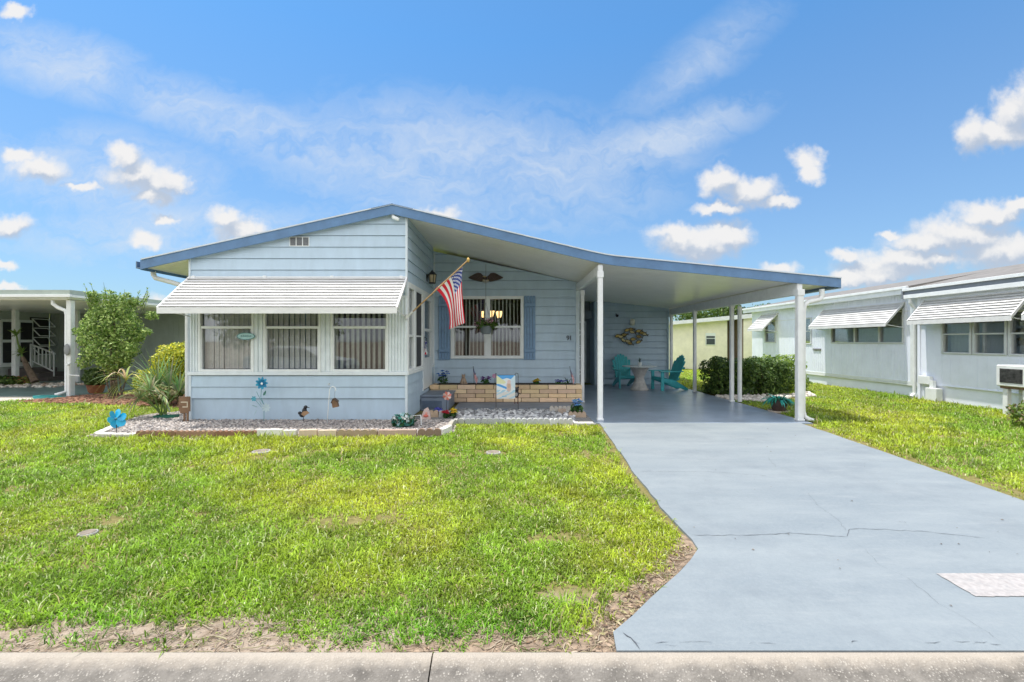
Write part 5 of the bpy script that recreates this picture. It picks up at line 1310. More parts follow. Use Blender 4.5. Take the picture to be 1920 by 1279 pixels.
# fan palm
def palm(loc, fronds, label, seed):
    t = thing('fan_palm', loc, label, 'palm'); rr = random.Random(seed)
    for (hub, face, ln_, droop, cols, spread) in fronds:
        m = MB(); hub = Vector(hub); base = Vector(loc)+Vector((rr.uniform(-.06,.06),rr.uniform(-.05,.05),-.02)); md = base.lerp(hub,.55)+Vector((0,0,.06)); 
        m.tube([base,md,hub],[.017,.012,.008],6,(.16,.24,.06))
        ax = (hub-md).normalized(); side = ax.cross(Vector(face)).normalized(); n = 25
        for k in range(n):
            a = (k/(n-1)-.5)*2*R(spread); d_ = (ax*math.cos(a)+side*math.sin(a)+Vector(face)*.10*math.cos(a*1.3)).normalized()
            c_ = tuple(q*rr.uniform(.75,1.25) for q in rr.choice(cols))
            strap(m, hub, d_, ln_*(1-.25*abs(a)/R(spread))*rr.uniform(.9,1.08), .034, droop*rr.uniform(.7,1.3), 9, c_, fold=.18, side=ax.cross(d_).cross(d_) if False else None)
        m.build('frond', M_LEAF, t)
    return t
GP = [(.24,.35,.12),(.36,.46,.20),(.17,.27,.09),(.46,.53,.30)]; GY_ = [(.52,.55,.18),(.62,.62,.28),(.40,.48,.12)]
pb = Vector((-6.78,8.85,.02))
palm(pb, [(P(236,716,8.5),(-.2,-1,.6),.62,2.6,GY_,75),(P(296,722,8.9),(.1,-1,.1),.80,.55,GP,85),(P(283,735,8.75),(-.3,-1,.2),.66,.9,GP,90),(P(318,725,9.0),(.2,-1,.1),.72,.45,[(.15,.25,.09),(.22,.33,.13)],80),
          (P(262,748,8.6),(-.4,-1,.4),.5,1.5,GP,85),(P(336,735,9.1),(.3,-1,.1),.6,.6,[(.13,.22,.08),(.20,.30,.11)],85),(P(305,748,8.6),(.1,-1,.3),.45,1.2,GP,80)],
     'spiky fan palm with arching fronds at the house left front corner', 5)

# ------------------------------------------------------------------ gravel and rocks
def pebbles(name, poly, n, r0, r1, cols, seed, label=None, zoff=.02, flat=.6, mask=None):
    g_ = np.random.default_rng(seed); xs = [p[0] for p in poly]; ys = [p[1] for p in poly]
    x = g_.uniform(min(xs),max(xs),n*3); y = g_.uniform(min(ys),max(ys),n*3); k = pip(x,y,poly)
    x = x[k][:n]; y = y[k][:n]; m = len(x)
    ico = np.array([(0,0,1),(.894,0,.447),(.276,.851,.447),(-.724,.526,.447),(-.724,-.526,.447),(.276,-.851,.447),(.724,.526,-.447),(-.276,.851,-.447),(-.894,0,-.447),(-.276,-.851,-.447),(.724,-.526,-.447),(0,0,-1)])
    fc = np.array([(0,1,2),(0,2,3),(0,3,4),(0,4,5),(0,5,1),(1,6,2),(2,7,3),(3,8,4),(4,9,5),(5,10,1),(6,7,2),(7,8,3),(8,9,4),(9,10,5),(10,6,1),(6,11,7),(7,11,8),(8,11,9),(9,11,10),(10,11,6)])
    r = g_.uniform(r0,r1,(m,1,1)); V = ico[None]*r*g_.uniform(.75,1.25,(m,12,1))*np.array([1,1,flat])*g_.uniform(.75,1.25,(m,1,3))
    a = g_.uniform(0,6.28,m); ca, sa = np.cos(a)[:,None], np.sin(a)[:,None]
    V = np.stack([V[...,0]*ca-V[...,1]*sa, V[...,0]*sa+V[...,1]*ca, V[...,2]], -1)
    V += np.stack([x,y,zoff+r[:,0,0]*flat*.35+g_.uniform(0,.008,m)],-1)[:,None,:]
    Fc = (fc[None]+np.arange(m)[:,None,None]*12).reshape(-1,3)
    C = np.repeat(np.array(cols)[g_.integers(0,len(cols),m)]*g_.uniform(.7,1.2,(m,1)), 20, 0)
    return tag(np_mesh(name, V.reshape(-1,3), [Fc], C, M_STONE), kind='stuff')
pebbles('gravel', BED, 15000, .010, .024, [(.38,.33,.30),(.46,.41,.37),(.29,.26,.25),(.52,.48,.45),(.20,.19,.19)], 21)
pebbles('white_rocks', [(-1.0,8.2),(1.1,8.15),(1.3,9.3),(1.2,9.68),(-1.2,9.68)], 900, .03, .065, [(.46,.47,.48),(.58,.58,.58),(.34,.35,.36),(.20,.20,.21)], 22, flat=.7)
pebbles('white_rocks', [(5.46,11.4),(6.1,11.2),(8.2,12.3),(8.6,13.2),(7.6,12.5),(5.46,12.3)], 420, .035, .075, [(.58,.54,.48),(.66,.62,.56),(.46,.42,.37)], 23, zoff=.0, flat=.7)
pebbles('mulch', MULCH, 3500, .018, .045, [(.26,.12,.07),(.18,.08,.05),(.32,.17,.10)], 24, flat=.35)
# ------------------------------------------------------------------ white neighbour house on the right
nb = thing('neighbour_house', (10.7, 12, 0), 'pale white mobile home on the right with striped metal awnings', 'house')
def ribbed(mb, x0, x1, z0, z1, pitch=.10, depth=.008, openings=(), y=0):
    x = x0
    def cols(a, b):
        segs = [(z0, z1)]
        for o in openings:
            if o[0] < (a+b)/2 < o[1]:
                ns = []
                for s0, s1 in segs:
                    if o[2] > s0: ns.append((s0, min(s1, o[2])))
                    if o[3] < s1: ns.append((max(s0, o[3]), s1))
                segs = [q for q in ns if q[1]-q[0] > 1e-4]
        return segs
    ed = sorted(set([x0, x1] + [round(x0+k*pitch, 4) for k in range(int((x1-x0)/pitch)+1)] + [e for o in openings for e in o[:2] if x0 < e < x1]))
    for a, b in zip(ed, ed[1:]):
        if b-a < 1e-4: continue
        for s0, s1 in cols(a, b):
            g_ = min(.014, (b-a)*.3)
            mb.add([(a,y+depth,s0),(a+g_,y,s0),(b,y,s0),(a,y+depth,s1),(a+g_,y,s1),(b,y,s1)], [(0,1,4,3),(1,2,5,4)])
            mb.add([(b,y,s0),(b,y+depth,s0),(b,y+depth,s1),(b,y,s1)], [(0,1,2,3)])
Mn = wallframe((10.7, 0, 0), 'left')          # local x = -Y
wins = [(-15.25,-12.42,1.42,2.40),(-16.85,-16.25,1.38,2.35),(-19.25,-18.45,1.42,2.35)]
m = MB(Mn); ribbed(m, -20.3, -11.72, .42, 2.86, .105, .008, wins); m.build('wall', M_RIB, nb)
m = MB(Mn); m.box(-20.3,-11.72,-.012,.02,.34,.42,.004); m.box(-20.3,-11.72,-.02,.02,.30,.335,.004); m.box(-20.3,-11.72,-.008,.02,2.30,2.325); m.build('belt_trim', M_WHITE, nb)
m = MB(Mn); m.add([(-20.3,.03,0),(-11.72,.03,0),(-11.72,.03,.31),(-20.3,.03,.31)], [(0,1,2,3)]); m.build('skirting', M_RIB, nb)
Mn2 = wallframe((10.48, 0, 0), 'left')
wins2 = [(-11.10,-7.6,1.19,2.15)]
m = MB(Mn2); ribbed(m, -11.72, -6.0, .42, 2.68, .21, .004, wins2); m.box(-11.74,-11.66,-.03,.24,.0,2.68,.006); m.build('wall', M_RIB, nb)
m = MB(Mn2); m.add([(-11.72,.03,0),(-6,.03,0),(-6,.03,.42),(-11.72,.03,.42)], [(0,1,2,3)]); m.box(-11.72,-6,-.015,.03,.405,.425); m.build('skirting', M_RIB, nb)
m = MB(Mn2); m.box(-11.98,-11.74,.0,.24,.43,2.6,.004); m.build('corner_panel', M_WHITE, nb)
m = MB(); m.box(10.75,18,20.25,20.3,0,2.86); m.box(10.5,18,6,6.05,0,2.7); m.build('end_wall', M_RIB, nb)
m = MB(Mn); m.box(-20.2,-6.2,.9,.95,.4,2.8); m.box(-20.2,-6.2,.05,.9,2.62,2.66); m.build('room_wall', mat('grey_room_wall', (.40,.40,.36), .8, .1), nb)
M_GWIN = mat('aluminium_window_frame', (.58,.60,.60), .4, .06, 6)
nw = window(nb, Mn, -15.25,-12.42,1.42,2.40,[],[(-14.2,.06),(-13.25,.06)], frame_m=M_GWIN, blind=M_BLIND_W, bl_gap=.11, turn=20, seed=31, blind_y=.2)
window(nb, Mn, -16.85,-16.25,1.38,2.35,[(1.85,.03)], frame_m=M_GWIN, blind=M_BLIND_W, seed=32, blind_y=.2)
window(nb, Mn, -19.25,-18.45,1.42,2.35,[(1.85,.03)], frame_m=M_GWIN, blind=M_BLIND_W, seed=33, blind_y=.2)
window(nb, Mn2, -11.10,-10.36,1.19,2.15,[(1.66,.035)], frame_m=M_GWIN, blind=M_BLIND_W, bl_gap=.085, turn=5, seed=34, blind_y=.2)
window(nb, Mn2, -10.34,-9.62,1.19,2.15,[(1.66,.035)], frame_m=M_GWIN, blind=M_BLIND_W, bl_gap=.085, turn=5, seed=35, blind_y=.2)
window(nb, Mn2, -9.60,-7.6,1.19,2.15,[(1.66,.035)],[(-8.6,.05)], frame_m=M_GWIN, blind=M_BLIND_W, bl_gap=.085, turn=5, seed=36, blind_y=.2)
M_AWN2 = mat('chalky_awning_aluminium', (.70,.69,.67), .45, .06, 6, blotch=.15, blotch_col=(.5,.48,.46), blotch_scale=4)
awning(nb, Mn, -15.6,-12.40,2.56,1.97,.52,9, lip=.07, m=M_AWN2, thick=.016)
awning(nb, Mn, -19.45,-18.3,2.62,1.98,.62,8, lip=.07, m=M_AWN2, thick=.016)
awning(nb, Mn2, -11.55,-9.15,2.52,2.0,.44,9, lip=.09, m=M_AWN2, thick=.02)
awning(nb, Mn2, -8.95,-6.6,2.52,2.0,.44,9, lip=.09, m=M_AWN2, thick=.02)
m = MB()
def quadroof(pts): m.add(pts, [(0,1,2,3)])
M_GREYROOF = mat('grey_roof_coating', (.19,.175,.16), .8, .15, 3, blotch=.35, blotch_col=(.13,.12,.115), blotch_scale=1.5)
m.prism([(10.42,2.88),(14.0,3.56),(14.0,3.62),(10.42,2.95)], 'y', 11.9, 20.5); m.prism([(14.0,3.56),(18,2.88),(18,2.95),(14,3.62)], 'y', 11.9, 20.5)
m.prism([(10.28,2.80),(13.2,3.42),(13.2,3.50),(10.28,2.86)], 'y', 5.8, 11.9); m.prism([(13.2,3.42),(17,2.8),(17,2.86),(13.2,3.5)], 'y', 5.8, 11.9)
nroof = m.build('roof', M_GREYROOF, nb)
m = MB(); m.box(10.40,10.44,11.95,20.5,2.74,2.93,.006); m.box(10.44,10.72,11.95,20.5,2.83,2.85); m.box(10.36,10.40,11.95,20.5,2.88,2.95,.004); m.build('fascia', M_WHITE, nroof)
m = MB(); m.box(10.26,10.30,5.8,11.95,2.60,2.70,.006); m.box(10.235,10.27,5.8,11.95,2.80,2.87,.004); m.box(10.30,10.5,5.8,11.95,2.62,2.64); m.build('gutter', M_WHITE, nroof)
m = MB(); m.box(10.275,10.30,5.8,11.95,2.70,2.80); m.box(10.24,10.30,11.93,11.97,2.60,2.87); m.build('fascia', mat('slate_grey_fascia', (.20,.22,.25), .5, .1), nroof)
m = MB(); m.tube([(10.32,11.80,2.62),(10.32,11.80,2.50),(10.43,11.80,2.36),(10.43,11.80,.15),(10.30,11.75,.06)], .04, 8); m.box(10.36,10.46,11.3,11.62,.42,.62,.006); m.build('downspout', M_WHITE, nb)
m = MB(Mn); m.box(-16.15,-15.75,-.03,.0,1.17,1.24,.004)
for k in range(7): m.box(-16.12+k*.052,-16.085+k*.052,-.034,-.029,1.18,1.23)
m.build('wall_vent', mat('grey_vent', (.22,.22,.22), .7, .1), nb)
m = MB(); m.box(10.30,10.46,11.05,11.35,.0,.34,.006); m.box(10.36,10.44,11.2,11.3,.34,.52); m.build('meter_box', M_WHITE, nb)
# window air conditioner on its stand
ac = thing('air_conditioner', (10.1, 9.0, 0), 'white box air conditioner with dark grille on two posts by the right hand house', 'air conditioner')
m = MB(); m.box(9.82,10.46,8.66,9.24,.60,1.02,.015); m.build('casing', mat('dull_white_casing', (.74,.75,.74), .5, .06, 5, blotch=.3, blotch_col=(.55,.53,.49), blotch_scale=6), ac)
M_GRILL = mat('dark_dusty_grille', (.07,.068,.065), .8, .35, 12)
m = MB(); m.box(9.812,9.819,8.75,9.16,.67,.95)
for k in range(8): m.box(9.806,9.812,8.755,9.155,.685+k*.034,.697+k*.034)
m.build('grille', M_GRILL, ac)
m = MB(); m.box(9.86,10.46,8.70,9.20,.55,.598,.005); m.build('shelf', mat('rusty_angle', (.22,.14,.09), .8, .3, 12), ac)
for x, y in ((9.92,9.12),(10.24,9.12),(9.92,8.76),(10.24,8.76)):
    m = MB(); m.box(x-.045,x+.045,y-.045,y+.045,0,.55,.006); m.build('leg', M_WHITE, ac)
shrub('low_shrub', (8.9,7.6,0), [(8.95,7.65,.25,.45,.45,.28),(9.25,7.75,.30,.35,.35,.28),(9.1,7.5,.18,.5,.4,.2)], 3200, .035, [(.14,.22,.03),(.20,.28,.04),(.08,.14,.02),(.26,.20,.10)], 'low leafy shrub in front of the air conditioner posts', seed=91)
# ------------------------------------------------------------------ cream house far behind the carport
ch_ = thing('cream_house', (11, 24.5, 0), 'cream yellow house glimpsed behind the carport posts', 'house')
M_CRM = mat('cream_wall', (.86,.80,.66), .6, .06, 3)
m = MB(); m.prism([(8.3,0),(11.35,0),(11.35,2.62),(8.3,2.35)], 'y', 24, 24.2); m.prism([(12.05,0),(16,0),(16,3.0),(12.05,2.7)], 'y', 23.7, 23.9); m.box(8.3,8.5,24.2,30,0,2.3); m.box(16,16.2,23.7,30,0,2.6)
m.build('wall', M_CRM, ch_)
m = MB(); m.box(11.3,12.1,24.6,24.7,0,2.6); m.box(11.9,12.05,23.7,24.6,0,2.65); m.build('recess_wall', mat('brown_recess', (.20,.15,.105), .7, .1), ch_)
m = MB(); m.prism([(8.1,2.33),(16.4,3.02),(16.4,3.3),(8.1,2.50)], 'y', 23.5, 31); m.build('roof', M_ROOF, ch_)
m = MB(); m.box(10.2,10.72,23.97,24.0,1.28,1.92); cw = m.build('window', M_VINYL, ch_)
m = MB(); m.box(10.24,10.68,23.955,23.968,1.32,1.62); m.box(10.24,10.68,23.955,23.968,1.66,1.76); m.build('pane', mat('dark_pane', (.07,.08,.09), .15, .1), cw)
# trees beyond
def far_tree(name, loc, h, r, label, seed, cols):
    t = thing(name, loc, label, 'tree', 'trees beyond the cream house'); rr = random.Random(seed); cl = []
    for k in range(12): cl.append((loc[0]+rr.uniform(-r,r)*.8, loc[1]+rr.uniform(-r,r)*.6, h*rr.uniform(.45,.9), r*rr.uniform(.35,.55), r*rr.uniform(.35,.55), h*rr.uniform(.12,.2)))
    leaf_obj('crown', 5200, cl, .13, cols, t, seed, shell=.4)
    m = MB(); b0 = Vector(loc); 
    for k in range(6):
        c = cl[k]; m.tube([b0-Vector((0,0,.1)), b0+Vector((rr.uniform(-.2,.2),0,h*.35)), Vector(c[:3])], [.16,.11,.03], 7)
    m.build('trunk', M_BARK, t)
far_tree('broad_tree', (18.6,42,0), 5.0, 3.0, 'leafy tree top above the cream house roof, leftmost', 101, [(.06,.11,.02),(.11,.18,.04),(.17,.24,.06)])
far_tree('broad_tree', (21.6,40,0), 5.2, 2.6, 'leafy tree top above the cream house roof, seen between two carport posts', 102, [(.07,.12,.03),(.13,.19,.05),(.05,.09,.02)])
far_tree('broad_tree', (24.8,40,0), 4.8, 2.6, 'leafy tree top above the cream house roof, nearest the white house', 103, [(.09,.13,.04),(.14,.2,.06),(.06,.1,.03)])

# ------------------------------------------------------------------ left neighbour with its carport
ln = thing('neighbour_house', (-15, 15, 0), 'grey-green mobile home on the left with an open white carport', 'house')
M_GRN = mat('grey_green_panel', (.33,.38,.345), .6, .08, 2)
M_SAGE = mat('sage_trim', (.36,.42,.38), .5, .08, 3)
m = MB(); m.box(-30,-11.85,12.2,22,2.74,2.80); lr = m.build('roof', M_ROOF, ln)
m = MB(); m.box(-30,-11.85,12.14,12.2,2.62,2.83,.006); m.box(-11.85,-11.79,12.14,22,2.62,2.83,.006); m.box(-30,-11.72,12.06,12.14,2.66,2.73,.006); m.box(-11.79,-11.72,12.14,22,2.66,2.73,.006); m.build('gutter', M_WHITE, lr)
m = MB(); m.box(-30,-11.76,12.10,12.14,2.735,2.86); m.box(-11.79,-11.75,12.14,22,2.735,2.86); m.build('fascia', M_SAGE, lr)
m = MB(); m.box(-30,-11.9,12.2,22,2.60,2.62); m.build('carport_ceiling', M_CREAM, lr)
for (x, y, w_) in ((-11.93,12.3,.13),(-17.35,15.9,.14),(-15.75,16.5,.11)):
    m = MB(); m.box(x-w_/2,x+w_/2,y-w_/2,y+w_/2,0,2.6,.01); m.build('carport_post', M_WHITE, ln)
m = MB(); m.tube([(-12.35,12.25,2.62),(-12.35,12.25,2.50),(-12.22,12.25,2.40),(-12.03,12.27,2.32),(-12.0,12.27,2.2),(-12.0,12.27,.15),(-12.15,12.1,.06)], .05, 8); m.build('downspout', M_WHITE, ln, smooth=True)
m = MB(wallframe((0,18.3,0),'front')); ribbed(m, -18.6, -11.95, .7, 2.6, .2, .006); m.add([(-18.6,-.02,.0),(-11.95,-.02,0),(-11.95,-.02,.7),(-18.6,-.02,.7)], [(0,1,2,3)]); m.build('back_wall', M_GRN, ln)
m = MB(wallframe((-18.6,0,0),'right')); ribbed(m, 12.4, 18.3, 0, 2.6, .2, .006); m.build('side_wall', mat('pale_grey_panel', (.42,.45,.42), .6, .06), ln)
m = MB(); m.box(-12.25,-11.95,18.2,21,0,2.6); m.build('shed_wall', M_SAGE, ln)
for k, y in enumerate((16.75,17.35)):
    m = MB(); m.box(-18.59,-18.52,y-.26,y+.26,.55,2.3); d_ = m.build('door', M_VINYL, ln)
    m = MB(); m.box(-18.52,-18.50,y-.2,y+.2,1.55,2.2); m.box(-18.52,-18.50,y-.2,y+.2,.7,1.45); m.build('pane', M_DARK, d_)
# tilted awning window panes
m = MB(); m.box(-18.59,-18.54,17.55,18.2,.95,2.42); jw = m.build('jalousie_window', M_DARK, ln)
for k in range(4):
    z1 = 2.36-k*.36; m = MB(); o = [(-18.52,17.56,z1),(-18.52,18.16,z1),(-18.22,18.16,z1-.30),(-18.22,17.56,z1-.30)]
    for a, b in zip(o, o[1:]+o[:1]): m.bar(a, b, .03, .03)
    m.build('pane_frame', M_VINYL, jw)
# entry stair
stp = thing('entry_stair', (-17.8, 17.5, 0), 'small stair with white metal railing at the left neighbour door', 'stair')
m = MB()
for k in range(3): m.box(-18.5+.0,-18.5+.5+.32*(3-k),16.7,17.7,.0+k*.16,.16+k*.16,.01)
m.build('tread', mat('dark_brown_step', (.10,.085,.08), .8, .1), stp)
m = MB(); a0, a1 = P(58,646,17.2), P(101,663,17.2); b0, b1 = P(58,676,17.2), P(101,697,17.2)
m.bar(a0,a1,.045,.045); m.bar(b0,b1,.04,.04)
for k in range(7):
    t_ = k/6; m.bar(a0.lerp(a1,t_), b0.lerp(b1,t_) if k < 6 else Vector((a1.x,a1.y,.02)), .03,.03)
m.bar(a0, Vector((a0.x,a0.y,.48)), .045, .045); m.build('railing', M_WHITE, stp)
sl_ = MB(); sl_.prism([(-30,12.15),(-11.7,12.15),(-11.75,18.3),(-30,18.3)], 'z', -.05, .025); tag(sl_.build('neighbour_slab', mat('teal_grey_floor_paint', (.13,.20,.20), .35, .15, 2)), kind='structure')
sl_ = MB(); sl_.prism([(-30,10.4),(-13.0,10.6),(-12.3,11.2),(-11.9,12.14),(-30,12.14)], 'z', -.05, .016); tag(sl_.build('neighbour_driveway', mat('pale_concrete', (.46,.42,.37), .9, .15, 5, bump=.4, bscale=60)), kind='structure')
# neighbour plants and odds
l = Vector((-15.05,15.0,0)); t = thing('yucca', l, 'leaning bare trunked yucca beside the left neighbour carport post', 'plant')
m = MB(); m.tube([P(66,716,15.0),P(52,690,15.0),P(42,670,15.0)], [.11,.08,.05], 8); m.build('trunk', M_BARK, t)
m = MB(); tp = P(40,664,15.0)
m.tube([P(42,670,15.0),P(34,645,15.0),P(30,625,15.0)],[.03,.025,.015],6,(.16,.24,.06))
for k in range(26): strap(m, tp if k < 15 else P(30,630,15.0), (random.uniform(-.9,.5),random.uniform(-.6,.6),random.uniform(.1,1.4)), random.uniform(.25,.45), .07, .8, 5, random.choice([(.16,.26,.05),(.24,.32,.08)]))
m.build('leaves', M_LEAF, t)
for px, Y, h, cols, lab, sd in ((5,15.2,.35,DK,'low dark shrub at the far left edge by the carport post',111),(32,15.4,.3,[(.26,.28,.06),(.14,.2,.04),(.30,.12,.05)],'small mixed yellow plant between the left carport posts',112)):
    x = (px-960)*Y/F; shrub('low_shrub', (x,Y,0), [(x,Y,h*.5,.35,.3,h*.5),(x+.25,Y,h*.4,.3,.3,h*.4)], 900, .05, cols, lab, seed=sd)
pebbles('white_rocks', [(-17.6,14.5),(-14.6,14.4),(-14.3,15.6),(-17.6,15.8)], 260, .04, .09, [(.5,.45,.4),(.36,.26,.2),(.6,.56,.5)], 25)
l = Vector((P(180,0,12.9).x,12.9,.02)); t = thing('terracotta_planter', l, 'terracotta pot of green bush behind the small tree', 'plant pot')
m = MB(); m.lathe([(.13,0),(.17,.05),(.21,.22),(.23,.24),(.20,.24)], l, 18); m.build('pot', M_TERRA, t, smooth=True, angle=40)
leaf_obj('leaves', 1300, [(l.x,l.y,.48,.28,.26,.26)], .045, [(.08,.14,.03),(.14,.2,.05)], t, 113)
t = thing('garden_hose', (-11.9,11.9,.02), 'teal garden hose coiled at the left neighbour carport post', 'hose'); m = MB()
for k in range(3):
    m.tube([(-12.05+.38*math.cos(a/6)*(1-.12*k)-.05*k, 11.85+.18*math.sin(a/6)*(1-.15*k), .03+.02*k) for a in range(38)], .012, 6)
m.build('coil', mat('teal_rubber', (.01,.22,.22), .4, .1), t)
t = thing('hose_bib_post', (-11.75,12.05,0), 'thin white tap post beside the left neighbour carport post', 'tap'); m = MB()
m.tube([(-11.72,12.05,0),(-11.72,12.05,.85),(-11.72,11.98,.88)], .022, 7); m.tube([(-11.72,12.05,.6),(-11.45,12.05,.58)], .014, 6); m.ell((-11.72,12.05,.9),(.035,.035,.035),8,6); m.build('pipe', M_WHITE, t)
l = P(127,652,12.2); t = thing('mirror_plaque', l, 'grey oval plaque hung on the left neighbour carport post', 'plaque'); m = MB(); m.ell(l+Vector((.0,-.02,-.06)),(.085,.02,.16),14,8); m.build('oval', mat('grey_metal', (.22,.23,.24), .4, .1), t, smooth=True)
# pale shed seen between the carport and the blue house
ps = thing('pale_shed', (-15.3, 21.5, 0), 'pale green corrugated shed beyond the golden shrub', 'shed')
m = MB(wallframe((0,21.5,0),'front')); ribbed(m, -16.4, -11.0, 0, 2.55, .16, .015); m.build('wall', mat('pale_green_metal', (.44,.52,.47), .5, .06), ps)
m = MB(); m.box(-16.6,-10.8,21.3,24,2.55,2.68); m.build('roof', M_ROOF, ps)
m = MB(); m.box(-16.46,-16.3,21.44,21.52,0,2.55); m.build('corner_post', M_WHITE, ps)

# ------------------------------------------------------------------ across the street, seen mirrored in the windows
cr = thing('parked_car', (-9.3,-3.2,-.1), 'white car parked along the far kerb, mirrored in the middle front window', 'car')
T = TM((-9.3,-3.2,-.1))
def car_section(mb, prof, y0, y1, tuck, belt):
    n = len(prof); vs = []
    ys = [y0, y0+.10, 0, y1-.10, y1]
    for i, y in enumerate(ys):
        for (x, z) in prof:
            k = (1-tuck*max(0, (z-belt))) ; e = .97 if i in (0, 4) else 1
            vs.append((x*e, y*k if z > belt else y, z if i not in (0, 4) else z*.985))
    fs = [tuple(range(n))[::-1], tuple(range(4*n, 5*n))]
    for i in range(4):
        for j in range(n): fs.append((i*n+j, i*n+(j+1) % n, (i+1)*n+(j+1) % n, (i+1)*n+j))
    mb.add(vs, fs)
M_CAR = mat('white_car_paint', (.72,.73,.74), .2, .03, 3)
m = MB(T); car_section(m, [(-2.2,.25),(2.2,.25),(2.25,.55),(2.1,.78),(1.15,.90),(.35,1.33),(-.9,1.37),(-1.7,1.0),(-2.2,.92),(-2.25,.5)], -.88, .88, .30, .9); m.build('body', M_CAR, cr)
m = MB(T)
for sg in (-1, 1): m.prism([(.98,.93),(.33,1.27),(-.86,1.30),(-1.45,1.0),(-1.4,.93)], 'y', sg*.79-.02, sg*.79+.02) if False else m.add([(.98,sg*.885,.93),(.33,sg*.79,1.27),(-.86,sg*.785,1.30),(-1.45,sg*.865,1.0),(-1.4,sg*.885,.93)], [(0,1,2,3,4)])
m.build('side_window', mat('car_glass', (.02,.025,.03), .08, .1), cr)
for x in (-1.4,1.38):
    for y in (-.80,.80):
        m = MB(T @ Matrix.Translation((x,y,.32)) @ Matrix.Rotation(R(90),4,'X')); m.lathe([(.20,-.10),(.31,-.10),(.325,0),(.31,.10),(.20,.10)], (0,0,0), 20); wh = m.build('wheel', mat('tyre_rubber', (.02,.02,.02), .8, .1), cr)
        m = MB(T @ Matrix.Translation((x,y,.32)) @ Matrix.Rotation(R(90),4,'X')); m.lathe([(.02,-.11),(.19,-.105),(.19,.105),(.02,.11)], (0,0,0), 16); m.build('rim', mat('alloy', (.45,.45,.46), .3, .05), wh)
def street_tree(x, y, h, r, seed, lab):
    loc = (x, y, 0); t = thing('street_tree', loc, lab, 'tree', 'trees across the street mirrored in the glass'); rr = random.Random(seed); cl = []
    for k in range(14): cl.append((x+rr.uniform(-r,r)*.75, y+rr.uniform(-r,r)*.5, h*rr.uniform(.25,.92), r*rr.uniform(.4,.6), r*rr.uniform(.4,.6), h*.15))
    leaf_obj('crown', 4200, cl, .22, [(.04,.08,.015),(.08,.13,.03),(.12,.18,.04)], t, seed, shell=.4)
    m = MB()
    for k in range(5): m.tube([(x,y,-.1),(x+rr.uniform(-.2,.2),y,h*.3),cl[k][:3]], [.2,.15,.05], 7)
    m.build('trunk', M_BARK, t)
for i, (x, y, h, r) in enumerate(((-3.5,-12,7.5,3.6),(2.5,-13,8,3.8),(8,-12,7,3.5),(-16,-14,6.5,3.4))):
    street_tree(x, y, h, r, 120+i, ['tall dark tree across the street, mirrored at the left of the picture window','tall dark tree across the street, mirrored at the right of the picture window','tree across the street opposite the driveway','tree across the street far to the left'][i])
